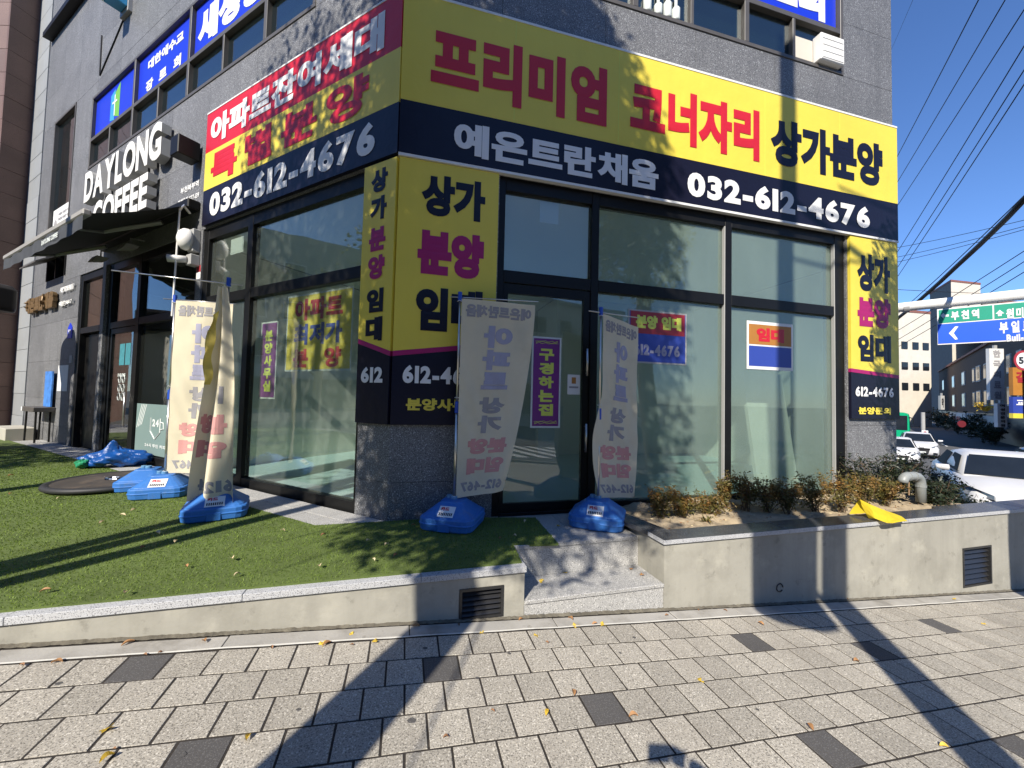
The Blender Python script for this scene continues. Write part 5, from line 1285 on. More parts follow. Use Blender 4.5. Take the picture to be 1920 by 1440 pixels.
# cream buildings far away
def far_building(px0, pxm, px1, py, D, name, label, m_side, m_front, win=None, z0=-3):
    a, b, c = P(px0, py, D * 1.12), P(pxm, py, D), P(px1, py, D * 1.02)
    top = b[2]; t = thing(name, label, 'building', (b[0], b[1], z0))
    back = a + (c - b)
    mb = MB(); ring = [a, b, c, back]; mb.prism([(p[0], p[1], z0) for p in ring], [(p[0], p[1], top) for p in ring])
    o = build(mb, 'walls', [m_front, m_side], t)
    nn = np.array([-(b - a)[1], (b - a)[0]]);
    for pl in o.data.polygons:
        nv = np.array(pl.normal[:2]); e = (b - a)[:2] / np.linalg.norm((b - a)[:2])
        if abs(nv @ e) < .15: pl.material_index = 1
    cp = MB(); cen = (a + b + c + back) / 4; gr = lambda k: [cen[:2] + (np.array(p[:2]) - cen[:2]) * k for p in ring]
    cp.prism([(p[0], p[1], top + .01) for p in gr(1.02)], [(p[0], p[1], top + .5) for p in gr(1.02)]); build(cp, 'parapet', M['roof_red'], t)
    if win:
        e = (c - b); L = np.linalg.norm(e[:2]); e = e / L; nn = np.array([e[1], -e[0], 0])
        for (s0, s1, w0, w1) in win:
            fr_ = lambda a_, b_, z_: (b[0] + e[0] * a_ * L + nn[0] * b_, b[1] + e[1] * a_ * L + nn[1] * b_, z_)
            mb = MB(); mb.box(fr_, s0, s1, -.05, .12, w0, w1); build(mb, 'window', M['win_dark'], t)
    return t
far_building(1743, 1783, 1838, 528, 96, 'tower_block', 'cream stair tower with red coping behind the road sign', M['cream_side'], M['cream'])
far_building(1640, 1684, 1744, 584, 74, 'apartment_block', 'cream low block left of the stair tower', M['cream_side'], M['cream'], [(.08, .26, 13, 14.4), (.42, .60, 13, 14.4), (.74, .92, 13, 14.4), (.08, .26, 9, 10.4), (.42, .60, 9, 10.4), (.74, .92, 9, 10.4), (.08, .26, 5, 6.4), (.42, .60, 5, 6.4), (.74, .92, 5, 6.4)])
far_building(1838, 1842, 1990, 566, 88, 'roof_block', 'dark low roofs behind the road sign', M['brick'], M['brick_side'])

# ------------------------------------------------------------------ vehicles
def car(loc, ang, label, paint, L=4.5, W=1.84, Hh=1.46, suv=False, plate=None, group='cars in the side street'):
    t = thing('car', label, 'car', loc, group)
    fr = local(loc, ang); h = W / 2; k = L / 4.5; dz = Hh - 1.46
    def ring(y, hw, zb, zt): 
        zt = zt + dz * .6
        return [fr(x, y * k, z) for x, z in ((-hw * .9, zb), (-hw, zb + .14), (-hw, (zb + zt) / 2 + .05), (-hw * .965, zt - .10), (-hw * .86, zt - .015), (-hw * .4, zt + .015), (hw * .4, zt + .015), (hw * .86, zt - .015), (hw * .965, zt - .10), (hw, (zb + zt) / 2 + .05), (hw, zb + .14), (hw * .9, zb))]
    st_ = [(-2.25, .70, .42, .80), (-2.18, .82, .32, .95), (-1.9, .89, .22, 1.02), (-1.2, .91, .18, 1.02), (-.3, .92, .18, 1.0), (.6, .92, .18, .985), (.98, .92, .18, .97), (1.4, .91, .18, .92), (1.8, .88, .2, .84), (2.05, .84, .24, .76), (2.18, .77, .30, .68), (2.25, .62, .38, .58)]
    build(MB().loft([ring(y, hw / .92 * h, zb, zt) for y, hw, zb, zt in st_]), 'body', paint, t, smooth=True)
    zb = .96 + dz * .6
    cab = [(-2.0, .70, .70, zb + .02), (-1.55, .80, .60, zb + .24 + dz * .3), (-.95, .82, .60, Hh - .06), (-.35, .82, .61, Hh), (.15, .82, .60, Hh - .015), (.42, .82, .59, Hh - .07), (1.12, .80, .70, zb - .01)]
    rings = [[fr(-b * h / .92, y * k, zb - .08), fr(-(b - .03) * h / .92, y * k, zb + (zt - zb) * .3), fr(-(tp + .02) * h / .92, y * k, zb + (zt - zb) * .9), fr(-tp * .8 * h / .92, y * k, zt), fr(tp * .8 * h / .92, y * k, zt), fr((tp + .02) * h / .92, y * k, zb + (zt - zb) * .9), fr((b - .03) * h / .92, y * k, zb + (zt - zb) * .3), fr(b * h / .92, y * k, zb - .08)] for y, b, tp, zt in cab]
    build(MB().loft(rings), 'cabin', paint, t, smooth=True)
    q = h / .92
    # windscreen and side glass, slightly proud
    zr, zw = Hh - .085, zb + .02
    def glass_quad(pts, name):
        mb = MB(); n = len(pts); mb.prism(pts, [(p[0] + o_[0], p[1] + o_[1], p[2] + o_[2]) for p, o_ in zip(pts, [(0, 0, .012)] * n)]); build(mb, name, M['win_dark'], t)
    glass_quad([fr(-.73 * q, 1.10 * k, zb + .025), fr(.73 * q, 1.10 * k, zb + .025), fr(.56 * q, .50 * k, zr + .0), fr(-.56 * q, .50 * k, zr + .0)], 'windscreen')
    for s in (-1, 1):
        def sp(y, f, z): return fr(s * (f + (.012 if y > -.3 else .04)) * q, y * k, z)
        for (y0, y1, y2, y3, nm) in ((.92, .40, -.28, -.28, 'front_window'), (-.36, -.36, -1.0, -1.45, 'rear_window')):
            pts = [sp(y0, .795, zb + .05), sp(y1, .645, Hh - .12), sp(y2, .645, Hh - .10), sp(y3, .79 if nm == 'front_window' else .775, zb + .06)]
            mb = MB(); mb.prism(pts, [tuple(np.array(p) + np.array(fr(s * .01, 0, 0)) - np.array(fr(0, 0, 0))) for p in pts]); build(mb, nm, M['car_win'], t)
        mb = MB(); mb.loft([sq(local(fr(s * (.98 * q), .72 * k, zb + .03), ang), .07, .05, 0, .02), sq(local(fr(s * (1.02 * q), .72 * k, zb + .03), ang), .12, .07, .06, .03), sq(local(fr(s * (1.02 * q), .72 * k, zb + .03), ang), .11, .06, .13, .03)]); build(mb, 'mirror', paint, t, smooth=True)
        # headlamp
        hl = [fr(s * .78 * q, 1.96 * k, .79 + dz * .6), fr(s * .86 * q, 1.66 * k, .82 + dz * .6), fr(s * .85 * q, 1.92 * k, .63 + dz * .6), fr(s * .50 * q, 2.235 * k, .60 + dz * .6), fr(s * .50 * q, 2.215 * k, .68 + dz * .6)]
        out = np.array(fr(s * .03, .05, .035)) - np.array(fr(0, 0, 0))
        mb = MB(); mb.prism(hl, [tuple(np.array(p) + out) for p in hl]); build(mb, 'headlight', M['headlamp'], t)
        fg = [fr(s * .80 * q, 2.14 * k, .48), fr(s * .58 * q, 2.255 * k, .46), fr(s * .60 * q, 2.25 * k, .34), fr(s * .78 * q, 2.14 * k, .34)]
        mb = MB(); mb.prism(fg, [tuple(np.array(p) + np.array(fr(0, .02, 0)) - np.array(fr(0, 0, 0))) for p in fg]); build(mb, 'fog_recess', M['car_black'], t)
        for y in (1.38, -1.38):
            c0_, c1_ = np.array(fr(s * (h - .20), y * k, .33)), np.array(fr(s * (h + .004), y * k, .33))
            wh = build(MB().tube([c0_, c1_], .325, 24), 'wheel', M['tyre'], t); build(MB().tube([c0_ + (c1_ - c0_) * .9, c1_ + (c1_ - c0_) * .03], .21, 16), 'rim', M['grey_paint'], wh)
    gr = [fr(-.46 * q, 2.262 * k, .62 + dz * .6), fr(.46 * q, 2.262 * k, .62 + dz * .6), fr(.36 * q, 2.268 * k, .36), fr(-.36 * q, 2.268 * k, .36)]
    mb = MB(); mb.prism(gr, [tuple(np.array(p) + np.array(fr(0, .02, 0)) - np.array(fr(0, 0, 0))) for p in gr]); g_ = build(mb, 'grille', M['car_black'], t)
    for i in range(3):
        mb = MB(); mb.box(fr, -.40 * q, .40 * q, 2.283 * k + .001, 2.283 * k + .012, .44 + i * .06, .455 + i * .06); build(mb, 'bar', M['chrome'], g_)
    mb = MB(); mb.box(fr, -.75 * q, .75 * q, 2.12 * k, 2.262 * k, .22, .30); build(mb, 'lower_lip', M['car_black'], t, bevel=.01)
    mb = MB(); mb.box(fr, -.26, .26, 2.297 * k, 2.305 * k, .40, .51); pl = build(mb, 'plate', M['plate'], t)
    if plate: write(plate, lambda x, y, d: fr(-x, 2.305 * k + d, y), -.2, .2, .425, .485, M['dark_shop'], pl, .04, per=False, lift=.003, thick=.001)
    return t
HD = R_(43.5 + 180)
def road_z(x, y): return tz(x, y) - (.16 if x > 14 else -.02)
def put_car(x, y, da, *a, **k): return car((x, y, road_z(x, y)), HD + R_(da), *a, **k)
put_car(11.6, 9.15, -3, 'white sedan facing the camera at the right edge', M['car_white'], plate='51 1234'[:2])
put_car(28.9, 27.4, 0, 'white sport utility car further back below the green bus', M['car_white'], L=4.6, W=1.88, Hh=1.66)
put_car(22.6, 22.6, 0, 'white car half hidden behind the building corner', M['car_white'], L=4.4, W=1.8, Hh=1.5)
put_car(25.6, 18.6, 180, 'dark blue car on the far lane at the right edge', M['car_navy'], L=4.4, W=1.8, Hh=1.5)
# bus
bl = np.array([42.3, 42.9]); bz = road_z(*bl)
t = thing('bus', 'green city bus partly hidden by the building corner', 'bus', (bl[0], bl[1], bz)); fr = local((bl[0], bl[1], bz), HD)
rg = lambda y, s: [fr(x * s, y, z) for x, z in ((-1.25, .35), (-1.27, .6), (-1.27, 2.6), (-1.18, 2.95), (-.9, 3.05), (.9, 3.05), (1.18, 2.95), (1.27, 2.6), (1.27, .6), (1.25, .35))]
build(MB().loft([rg(-5.5, .96), rg(-5.4, 1), rg(5.3, 1), rg(5.5, .95)]), 'body', M['bus_green'], t)
mb = MB(); mb.box(fr, -1.08, 1.08, 5.48, 5.53, 1.3, 2.75); build(mb, 'windscreen', M['win_dark'], t, bevel=.02)
for s in (-1, 1):
    for i in range(5): mb = MB(); mb.box(fr, s * 1.265, s * 1.285, -4.8 + i * 2, -3.0 + i * 2, 1.4, 2.5); build(mb, 'side_window', M['win_dark'], t)
    for y in (3.4, -3.2): build(MB().tube([fr(s * 1.0, y, .48), fr(s * 1.275, y, .48)], .47, 20), 'wheel', M['tyre'], t)
    build(MB().tube([fr(s * 1.2, 5.5, 2.6), fr(s * 1.45, 5.8, 2.5), fr(s * 1.45, 5.8, 2.0)], .05, 6), 'mirror', M['car_black'], t)
    mb = MB(); mb.box(fr, s * .75, s * 1.1, 5.49, 5.54, .7, .95); build(mb, 'headlight', M['headlamp'], t)

# ------------------------------------------------------------------ road sign gantry
g0 = P(1800, 567, 10.6); gd = np.array([SN[0], SN[1], 0.0])
def GT(s, o, z): return (g0[0] + s * gd[0] - o * SD[0], g0[1] + s * gd[1] - o * SD[1], g0[2] + z)
def gt_of(px, py, o=.15):
    q = onplane(px, py, np.array(GT(0, o, 0))[:2], math.atan2(SN[0], SN[1])); return (q[:2] - np.array(GT(0, o, 0))[:2]) @ SN, q[2] - g0[2]
gt = thing('sign_gantry', 'white horizontal tube gantry carrying the direction sign', 'gantry', GT(5.2, 0, -5.4))
build(MB().tube([GT(-7.5, 0, .0), GT(5.2, 0, .06)], [.11, .16], 16), 'arm', M['white_paint'], gt, smooth=True); build(MB().tube([GT(5.2, 0, -5.6), GT(5.2, 0, .6)], .17, 16), 'mast', M['white_paint'], gt, smooth=True)
for s in (-1.6, 1.6): build(MB().tube([GT(s, 0, 0), GT(s, .1, -.2), GT(s, .1, -1.0)], .025, 6), 'bracket', M['grey_paint'], gt)
for s in (-3.6, -1.1): build(MB().tube([GT(s, 0, 0), GT(s + .12, 0, 0)], .14, 16), 'collar', M['leaf_brown'] if s < -2 else M['grey_paint'], gt)
ds = thing('direction_sign', 'green and blue road direction sign with white arrows', 'sign', GT(0, .15, -1))
x0, zt_ = gt_of(1757, 580); x1, _ = gt_of(2010, 575); _, zm_ = gt_of(1790, 605); _, zb_ = gt_of(1790, 645)
GP = lambda x, y, d: GT(x, .16 + d, y)
def gbox(a, b, c, d, o0, o1, name, m): mb = MB(); mb.box(GT, a, b, o0, o1, c, d); return build(mb, name, m, ds)
gbox(x0, x1, zb_, zt_, .12, .15, 'back_plate', M['white_paint'])
e_ = .03; xm = gt_of(1863, 600)[0]
gbox(x0 + e_, xm - e_ / 2, zm_ + e_ / 2, zt_ - e_, .1505, .157, 'green_panel', M['sign_green']); gbox(xm + e_ / 2, x1 - e_, zm_ + e_ / 2, zt_ - e_, .1505, .157, 'green_panel', M['sign_green']); gbox(x0 + e_ * .3, x1 - e_, zb_ + e_, zm_ - e_ / 2, .1505, .157, 'blue_panel', M['sign_blue'])
def shape(pts, m=M['white'], nm='arrow'): mb = MB(); mb.prism([GP(x, y, .001) for x, y in pts], [GP(x, y, .004) for x, y in pts]); build(mb, nm, m, ds)
def gp(px, py): return gt_of(px, py, .16)
shape([gp(1763, 592), gp(1770, 586.5), gp(1770, 590), gp(1779, 589.5), gp(1779, 593.5), gp(1770, 594), gp(1770, 597.5)])
shape([gp(1874.5, 581), gp(1883, 587.5), gp(1878, 588), gp(1878, 592.5), gp(1871, 592.8), gp(1871, 588.3), gp(1866.5, 588.6)])
shape([gp(1779, 625), gp(1791, 612), gp(1797, 612), gp(1788, 624.5), gp(1796, 636), gp(1791, 637)], nm='chevron')
def gtext(s, px0, px1, py0, py1, **k): 
    a, b = gp(px0, py0), gp(px1, py1); write(s, GP, a[0], b[0], min(a[1], b[1]), max(a[1], b[1]), M['white'], ds, .045, **k)
gtext('부천역', 1783, 1836, 584, 596.5, gap=.6); gtext('원미구청', 1886, 1958, 579, 592, gap=.4)
gtext('부일로', 1873.5, 1935, 604, 622, gap=.8); gtext('Buil-ro', 1887, 1938, 627.5, 638)
ss = thing('speed_sign', 'round red rimmed speed limit sign at the right edge', 'sign', P(1919, 676, 9.5) * [1, 1, 0] + [0, 0, -1]); c = P(1919, 676, 9.5)
cz = lambda r, d, n=32: [(c[0] + r * math.cos(2 * math.pi * k / n), c[1] - d, c[2] + r * math.sin(2 * math.pi * k / n)) for k in range(n)]
build(MB().loft([cz(.25, 0), cz(.25, .012)]), 'rim', M['signred'], ss); build(MB().loft([cz(.195, .0125), cz(.195, .015)]), 'face', M['white'], ss); write('50', lambda x, y, d: (c[0] + x, c[1] - .0155 - d, c[2] + y), -.14, .14, -.09, .09, M['dark_shop'], ss, .05); build(MB().tube([(c[0] + .22, c[1] + .06, -1.2), (c[0] + .22, c[1] + .06, c[2] + .3)], .035, 8), 'post', M['grey_paint'], ss)
lp = P(1731, 815, 30); t = thing('street_pole', 'slim pale pole with a small no stopping sign by the bus', 'pole', (lp[0], lp[1], -2)); build(MB().tube([(lp[0], lp[1], -2.2), (lp[0], lp[1], 1.2)], .12, 10), 'pole', M['concrete_pole'], t); q = P(1734, 814, 29.5); mb = MB(); mb.box(WF, q[0] - .24, q[0] + .24, q[1] - .02, q[1], q[2] - .28, q[2] + .28); pl_ = build(mb, 'sign_plate', M['white'], t); mb = MB(); mb.lathe((0, 0, 0), [(.12, 0), (.12, .01)], 14); mb.v = [(q[0] + x, q[1] - .021 - z, q[2] + .1 + y) for x, y, z in mb.v]; build(mb, 'mark', M['signred'], pl_)
# ------------------------------------------------------------------ overhead cables
def cable(a, b, r, label, sag=.3, group='thin overhead cables against the sky', bundle=False):
    a, b = np.array(a), np.array(b); n = 14
    pts = [a + (b - a) * (k / n) + np.array([0, 0, -sag * 4 * (k / n) * (1 - k / n)]) for k in range(n + 1)]
    if bundle: pts = [p + rng.normal(0, .02, 3) for p in pts]
    tag(build(MB().tube(pts, r, 6), 'overhead_cable', M['cable'], smooth=True), label, 'cable', group)
ORD = ['first', 'second', 'third', 'fourth', 'fifth', 'sixth']
for n_c, (x0_, y0_, x1_, y1_) in enumerate(((1850, -30, 1600, 442), (1905, -35, 1600, 472), (1935, -5, 1600, 505), (1935, 62, 1600, 598), (1940, 100, 1600, 622), (1940, 128, 1600, 636))):
    cable(P(x0_, y0_, 11), P(x1_, y1_, 46), .018, ORD[n_c] + ' from the left of six steep thin cables across the upper sky', .25)
for n_c, (x0_, y0_, x1_, y1_) in enumerate(((1940, 408, 1600, 478), (1940, 419, 1600, 498), (1940, 425, 1600, 508))): cable(P(x0_, y0_, 16), P(x1_, y1_, 26), .013, ['uppermost', 'middle', 'lowest'][n_c] + ' of three thin cables crossing the sky at a shallow angle', .12)
for n_c, (x0_, y0_, x1_, y1_) in enumerate(((1940, 458, 1560, 690), (1940, 478, 1570, 700), (1940, 498, 1580, 705))): cable(P(x0_, y0_, 14), P(x1_, y1_, 46), .016, ['uppermost', 'middle', 'lowest'][n_c] + ' of three thin cables passing before the stair tower', .2)
cable(P(1940, 553, 30), P(1560, 535, 30), .02, 'level thin cable just above the gantry tube', .1, None)
cable(P(1720, -20, 12), P(1640, 160, 30), .006, 'faint thin wire at the top beside the building', .1, None)
cable(P(1960, 338, 7.5), P(1600, 664, 24), .06, 'thick black cable bundle slanting across the sky', .25, None, True)
cable(P(1960, 328, 7.6), P(1600, 652, 24.2), .012, 'messenger wire right above the thick cable bundle', .25, None)

# ================================================================== BEHIND THE PHOTOGRAPHER (seen in the glass, casting the shadows)
def tree(base, h, crown_c, crown_r, nleaf, label, trunk_r=.19, stems=None, group='street trees behind the photographer', leaf=.055, seed=1, nb=16):
    t = thing('street_tree', label, 'tree', base, group); r = np.random.default_rng(seed)
    B = np.array(base, float); cc = np.array(crown_c, float); cr = np.array(crown_r, float)
    mb = MB(); tips = []
    stems = stems or [(0, 0)]
    for (dx, dy) in stems:
        top = np.array([cc[0] + dx, cc[1] + dy, cc[2] - cr[2] * .35])
        p0 = B + [dx * .12, dy * .12, -.3]; pm = B + (top - B) * .5 + r.normal(0, .04, 3) * [1, 1, 0]
        k = trunk_r / math.sqrt(len(stems)) if len(stems) > 1 else trunk_r
        mb.tube([p0, B + [dx * .14, dy * .14, .3], pm, top], [k * 1.25, k, k * .92, k * .7], 12)
        for _ in range(int(nb / len(stems)) + 3):
            d = r.normal(0, 1, 3); d /= np.linalg.norm(d) ** .6
            q = cc + np.clip(d, -.95, .95) * cr * r.uniform(.6, .95); s_ = B + (top - B) * min(1.0, max(.3, (q[2] - .8 - B[2]) / (top[2] - B[2])))
            m_ = (s_ + q) / 2 + r.normal(0, .12, 3); mb.tube([s_, m_, q], [k * .34, k * .2, .012], 6)
            for _2 in range(3):
                e = q + r.normal(0, 1, 3) * cr * .28; mb.tube([m_ + (q - m_) * r.uniform(.2, .9), e], [.018, .006], 4); tips.append(e)
            tips.append(q)
    build(mb, 'trunk', M['bark'], t, smooth=True, recalc=False)
    tips = np.array(tips); idx = r.integers(0, len(tips), nleaf)
    cs = tips[idx] + r.normal(0, 1, (nleaf, 3)) * (cr * .16 + .04)
    e_ = (cs - cc) / (cr * 1.04); dd_ = (np.abs(e_) ** 3.0).sum(1); cs = cs[dd_ < 1 + r.normal(0, .05, nleaf)]
    lo_ = fast_mesh('crown', leaf_quads(cs, leaf, r, .5), 4, M['leaf_tree'], t); lo_['kind'] = 'stuff'
    return t
tree((-1.60, -.82, tz(-1.60, -.82)), 9, (-1.90, -.80, 6.95), (1.75, 1.25, 3.15), 110000, 'street tree standing left behind the photographer', .19, seed=4, leaf=.058, nb=46)
tree((4.9, 1.85, tz(4.9, 1.85)), 7, (4.7, 1.6, 5.5), (1.05, .9, 1.7), 20000, 'street tree right beside the photographer', .20, seed=8, nb=26)
tree((-4.35, .1, tz(-4.35, .1)), 9, (-4.2, -.3, 7.6), (1.5, 1.2, 2.4), 9000, 'several stemmed street tree at far left beside the turf', .16, stems=[(-.25, .0), (.25, .1), (.75, -.2)], seed=15)
for i, (x, y) in enumerate(((-14, -13), (-3, -14), (8, -13.5), (19, -14))):
    tree((x, y, tz(x, y) - .1), 8, (x, y, 5.6), (2.2, 2.0, 2.3), 2600, ['leafy tree across the road, far left', 'leafy tree across the road behind the zebra crossing', 'leafy tree across the road, right of the crossing', 'leafy tree across the road, far right'][i], .17, group='trees across the road', leaf=.11, seed=30 + i)
# utility pole with box
pb_ = np.array([1.30, -.85, tz(1.3, -.85)])
t = thing('utility_pole', 'concrete utility pole with a grey box right behind the photographer', 'pole', pb_)
build(MB().tube([pb_ - [0, 0, .3], pb_ + [0, 0, 11.5]], [.15, .105], 18), 'pole', M['concrete_pole'], t, smooth=True)
lat = np.array([-math.cos(SUN_AZ), math.sin(SUN_AZ), 0])
bc_ = pb_ + lat * .475
mb = MB(); fr = local((bc_[0], bc_[1], pb_[2] + 3.15), SUN_AZ); mb.loft([sq(fr, .18, .12, 0, .06), sq(fr, .30, .2, .12, .09), sq(fr, .32, .22, 1.9, .09), sq(fr, .28, .18, 2.0, .09)]); build(mb, 'box', M['grey_paint'], t, bevel=.02)
for z in (3.6, 4.8): build(MB().tube([pb_ + [0, 0, z], bc_ + [0, 0, z]], .03, 6), 'bracket', M['grey_paint'], t)
build(MB().tube([pb_ + [0, 0, 9.2], pb_ - lat * 1.2 + [0, 0, 9.2]], .05, 6), 'cross_arm', M['concrete_pole'], t)
for i, (z, dx) in enumerate(((8.6, 0), (9.3, .3), (9.9, .7))): cable(pb_ + np.array([0, 0, z]) - lat * dx, np.array([16.0, 4.5 - i, z - .8]), .02, ['lowest', 'middle', 'uppermost'][i] + ' cable running right from the utility pole', .5, 'cables on the utility pole')
# street lamp at far left that throws a long stripe over the turf
lb_ = np.array([-6.9, 1.7, tz(-6.9, 1.7)]); t = thing('lamp_post', 'grey street lamp post beyond the left edge', 'lamp post', lb_); build(MB().tube([lb_ - [0, 0, .2], lb_ + [0, 0, 6.5]], [.13, .09], 14), 'post', M['grey_paint'], t, smooth=True); build(MB().tube([lb_ + [0, 0, 6.5], lb_ + [.3, -.9, 6.8]], .05, 8), 'arm', M['grey_paint'], t); mb = MB(); mb.box(local(lb_ + [.3, -1.0, 6.75], R_(-20)), -.12, .12, -.3, .3, 0, .1); build(mb, 'head', M['grey_paint'], t, bevel=.02)
# buildings across the road
def opposite(x0, x1, y, h, m, label):
    t = thing('opposite_building', label, 'building', ((x0 + x1) / 2, y, 0)); z0 = -2
    mb = MB(); mb.box(WF, x0, x1, y - 8, y, z0, h); build(mb, 'walls', m, t)
    mb = MB(); mb.box(WF, x0 - .1, x1 + .1, y - .3, y + .12, h, h + .35); build(mb, 'parapet', M['pale_stone'], t)
    n = max(2, int((x1 - x0) / 2.4))
    for i in range(n):
        c = x0 + (x1 - x0) * (i + .5) / n
        for z in np.arange(4.2, h - 1.5, 3.0):
            mb = MB(); mb.box(WF, c - .75, c + .75, y - .05, y + .03, z, z + 1.5); w = build(mb, 'window', M['white_paint'], t); mb = MB(); mb.box(WF, c - .68, c + .68, y + .031, y + .04, z + .07, z + 1.43); build(mb, 'pane', M['win_dark'], w)
    mb = MB(); mb.box(WF, x0 + .4, x1 - .4, y, y + .05, .2, 2.6); build(mb, 'shop_window', M['win_dark'], t); mb = MB(); mb.box(WF, x0 + .3, x1 - .3, y + .001, y + .25, 2.7, 3.6); build(mb, 'shop_board', M['signwhite'], t)
opposite(-30, -14.5, -20, 9.5, M['brick_side'], 'tan brick building across the road, far left'); opposite(-14, -1, -21, 11, M['cream'], 'cream building across the road behind the crossing'); opposite(-.5, 11.5, -20.5, 8.5, M['pale_stone'], 'grey low building across the road'); opposite(12, 26, -20, 10, M['cream'], 'cream building across the road, far right')

def opposite_left(y0, y1, x, h, m, label):
    t = thing('opposite_building', label, 'building', (x, (y0 + y1) / 2, 0))
    mb = MB(); mb.box(WF, x - 8, x, y0, y1, -1, h); build(mb, 'walls', m, t)
    n = max(2, int((y1 - y0) / 2.4))
    for i in range(n):
        c = y0 + (y1 - y0) * (i + .5) / n
        for z in np.arange(4.2, h - 1.5, 3.0):
            mb = MB(); mb.box(WF, x - .05, x + .03, c - .75, c + .75, z, z + 1.5); w = build(mb, 'window', M['white_paint'], t); mb = MB(); mb.box(WF, x + .031, x + .04, c - .68, c + .68, z + .07, z + 1.43); build(mb, 'pane', M['win_dark'], w)
    mb = MB(); mb.box(WF, x, x + .05, y0 + .4, y1 - .4, .3, 2.6); build(mb, 'shop_window', M['win_dark'], t); mb = MB(); mb.box(WF, x + .001, x + .25, y0 + .3, y1 - .3, 2.7, 3.6); build(mb, 'shop_board', M['signwhite'], t)
opposite_left(-16, -4, -31, 12, M['cream'], 'cream building across the left street'); opposite_left(-3.5, 9, -32, 14, M['pale_stone'], 'pale grey building across the left street')
for i, (x, y) in enumerate(((-17, -3.5), (-18, 2.5), (-11.4, .9))):
    tree((x, y, tz(x, y) - .1), 8, (x, y, 5.2), (2.0, 2.0, 2.4), 4200, ['leafy tree on the left street, nearer the road', 'leafy tree on the left street, deeper in', 'leafy tree on the left, closest to the turf'][i], .17, group='trees on the left street', leaf=.11, seed=50 + i)

# the photographer: only the shadow of phone and arm reaches the picture
pg = thing('person', 'person in dark jacket holding a phone up in the right hand', 'person', (.06, -.55, tz(.06, -.55)))
def skinned(name, verts, edges, radii, root, m, parent, sub=2):
    og = origin_of(parent); me = bpy.data.meshes.new(name); me.from_pydata([tuple(np.array(v) - og) for v in verts], edges, [])
    o = mesh_obj(name, me, m, parent)
    o.modifiers.new('skin', 'SKIN'); 
    for i, d in enumerate(me.skin_vertices[0].data): d.radius = (radii[i][0], radii[i][1]) if isinstance(radii[i], tuple) else (radii[i], radii[i]); d.use_root = (i == root)
    sm = o.modifiers.new('smooth', 'SUBSURF'); sm.levels = sub; sm.render_levels = sub
    return o
gz0 = tz(.06, -.55)
V_ = [(.06, -.56, .94), (.06, -.57, 1.12), (.06, -.57, 1.30), (.06, -.55, 1.43), (.06, -.53, 1.50), (.06, -.50, 1.56), (.06, -.49, 1.66),
      (.25, -.55, 1.38), (.38, -.30, 1.20), (.22, -.07, 1.38), (.12, -.035, 1.45),
      (-.14, -.55, 1.38), (-.24, -.55, 1.12), (-.23, -.48, .88), (-.23, -.46, .80),
      (.15, -.56, .88), (.16, -.54, .46 + gz0), (.17, -.58, .09 + gz0), (.18, -.45, .05 + gz0),
      (-.03, -.56, .88), (-.05, -.52, .46 + gz0), (-.05, -.56, .09 + gz0), (-.06, -.42, .05 + gz0)]
E_ = [(0, 1), (1, 2), (2, 3), (3, 4), (4, 5), (5, 6), (3, 7), (7, 8), (8, 9), (9, 10), (3, 11), (11, 12), (12, 13), (13, 14), (0, 15), (15, 16), (16, 17), (17, 18), (0, 19), (19, 20), (20, 21), (21, 22)]
Rr = [(.15, .11), (.15, .11), (.17, .12), (.10, .08), .05, (.075, .09), (.075, .09), .07, .05, .038, .03, .07, .05, .038, .03, .09, .062, .045, .04, .09, .062, .045, .04]
bo = skinned('body', V_, E_, Rr, 0, M['jacket'], pg)
mb = MB(); mb.lathe((.06, -.475, 1.61), [(.02, .125), (.06, .105), (.083, .06), (.088, .0), (.08, -.05), (.06, -.10), (.03, -.125)], 20); hd = build(mb, 'head', M['skin'], pg, smooth=True)
mb = MB(); mb.lathe((.06, -.50, 1.63), [(.02, .135), (.07, .11), (.095, .06), (.098, .0), (.09, -.05)], 20); build(mb, 'hair', M['hair'], hd, smooth=True)
for s_ in (-1, 1):
    build(MB().lathe((.06 + .032 * s_, -.392, 1.61), [(.002, .012), (.011, .004), (.011, -.004), (.002, -.012)], 8), 'eye', M['car_black'], hd); build(MB().lathe((.06 + .09 * s_, -.47, 1.60), [(.002, .03), (.014, .015), (.014, -.01), (.002, -.03)], 8), 'ear', M['skin'], hd)
mb = MB(); mb.tube([(.06, -.395, 1.615), (.06, -.375, 1.585), (.06, -.39, 1.575)], [.008, .015, .008], 8); build(mb, 'nose', M['skin'], hd, smooth=True)
mb = MB(); mb.tube([(.035, -.392, 1.548), (.06, -.388, 1.545), (.085, -.392, 1.548)], .006, 6); build(mb, 'mouth', M['signred'], hd)
for s_, hx, oz, oy in ((1, .085, 0, 0), (-1, -.225, -.72, -.42)):
    vs = [(hx + .03 * s_, -.045 + oy, 1.455 + oz), (hx + .012 * s_, -.035 + oy, 1.475 + oz)]; es = [(0, 1)]; rr = [.026, .028]
    for k in range(4):
        b = len(vs); zf = 1.505 - k * .018 + oz
        vs += [(hx - .005 * s_, -.045 + oy, zf), (hx - .025 * s_, (-.012 if k else -.03) + oy, zf + .002), (hx - .05 * s_ + .004 * k * s_, (-.008 if k else -.028) + oy, zf)]; es += [(1, b), (b, b + 1), (b + 1, b + 2)]; rr += [.0095, .0085, .0075]
    b = len(vs); vs += [(hx - .012 * s_, -.055 + oy, 1.452 + oz), (hx - .045 * s_, -.04 + oy, 1.462 + oz)]; es += [(0, b), (b, b + 1)]; rr += [.011, .009]
    skinned('hand', vs, es, rr, 0, M['skin'], pg, 1)
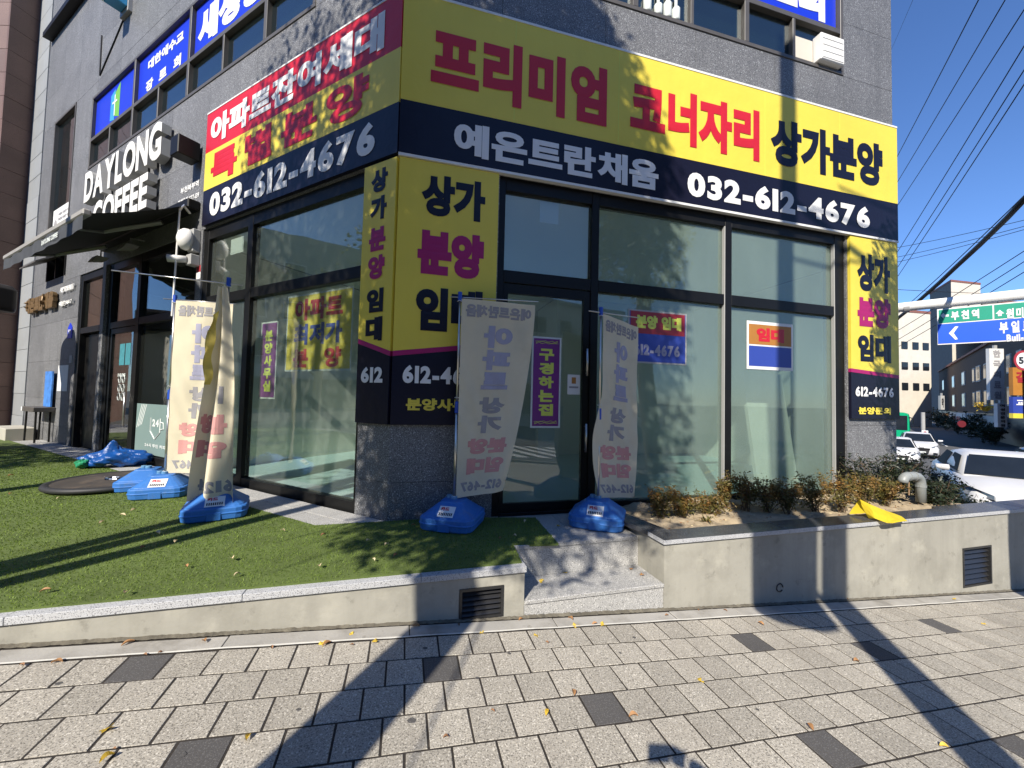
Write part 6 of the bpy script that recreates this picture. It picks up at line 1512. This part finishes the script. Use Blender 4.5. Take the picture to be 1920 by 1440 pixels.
ph_ = thing('phone', 'dark phone held up by the photographer', 'phone', (0, -.02, 1.46)); mb = MB(); mb.box(WF, -.055, .045, -.026, -.018, 1.43, 1.515); build(mb, 'body', M['car_black'], ph_, bevel=.003); mb = MB(); mb.box(WF, -.05, .04, -.0275, -.0262, 1.435, 1.510); build(mb, 'screen', M['win_dark'], ph_)

for i, (s__, hh_, lb) in enumerate(((50, 2.6, 'dark shrub before the far shops at the right'), (58, 3.0, 'dark small tree before the grey shop board'), (68, 2.6, 'dark small tree before the white shop board'), (80, 3.0, 'dark small tree before the orange shop board'), (93, 3.4, 'dark small tree farthest down the side street'))):
    p_ = ST(s__, 1.8, 0); bush((p_[0], p_[1], tz(p_[0], p_[1]) - .2), 3.4, hh_, 900, lb, 'dark greenery before the far shops', M['leaf_dark'], 14, .16, 'shrub', 'street_shrub')
p_ = P(1846, 762, 33); bush((p_[0], p_[1], p_[2] - .5), 1.7, .75, 260, 'yellow leaved plant on the far balcony', None, M['leaf_yellow'], 8, .12, 'plant', 'balcony_plant')

gum = MB()
for px, py, r_ in ((340, 1415, .016), (110, 1281, .013), (797, 1215, .014), (772, 1351, .02), (895, 1271, .012), (955, 1225, .011), (1189, 1195, .013), (1034, 1255, .012), (1163, 1224, .009), (1700, 1170, .011), (1508, 1171, .012), (560, 1330, .011), (1420, 1330, .01)):
    p = on_ground(px, py, .0012); ring = [(p[0] + r_ * (1 + .2 * math.sin(k * 2.3)) * math.cos(k * .5236), p[1] + r_ * .9 * math.sin(k * .5236), p[2] - .074 * r_ * math.cos(k * .5236)) for k in range(12)]
    build(MB().add(ring, [tuple(range(12))]), 'gum_spot', M['paver_dark'], pave, recalc=False)
n = 420
a_ = rng.uniform(A_STEP1 + .2, 6.2, n); b_ = WB + .22 + rng.random(n) * .75
lit = np.array([GF(x, y, soilz(x, y) + .006) for x, y in zip(a_, b_)])
dl = fast_mesh('leaf_litter', leaf_quads(lit, .014, rng, .12), 4, [M['leaf_pale'], M['leaf_brown']], soil, midx=rng.integers(0, 2, n)); dl['kind'] = 'stuff'

for i, (s__, lb) in enumerate(((46.2, 'dark shrub cut by the right edge before the far shops'), (48.0, 'dark shrub beside the one cut by the right edge'))):
    p_ = ST(s__, 1.6, 0); bush((p_[0], p_[1], tz(p_[0], p_[1]) - .2), 2.6, 2.2, 900, lb, 'dark greenery before the far shops', M['leaf_dark'], 14, .14, 'shrub', 'street_shrub')
def shop_canopy(px0, px1, py, m, label):
    s0, z1 = st_of(px0, py, .1); s1, _ = st_of(px1, py, .1); t = thing('shop_canopy', label, 'awning', ST((s0 + s1) / 2, .1, z1)); a_, b_ = min(s0, s1), max(s0, s1)
    mb = MB(); pr = [(.06, z1), (1.3, z1 - .55), (1.3, z1 - .62), (.06, z1 - .1)]; mb.prism([ST(a_, o, z) for o, z in pr], [ST(b_, o, z) for o, z in pr]); build(mb, 'cloth', m, t)
    for q_ in (a_ + .1, b_ - .1): build(MB().tube([ST(q_, 1.25, z1 - .6), ST(q_, .06, z1 - .9)], .03, 5), 'arm', M['grey_paint'], t)
shop_canopy(1762, 1785, 800, M['dark_shop'], 'dark shop canopy below the orange board'); shop_canopy(1815, 1850, 803, M['brick_side'], 'brown shop canopy below the grey board')
blade(1764, 1771, 742, 768, 44, M['signgrey'], 'small grey hanging sign on the brick wall', '약', M['dark_shop'])
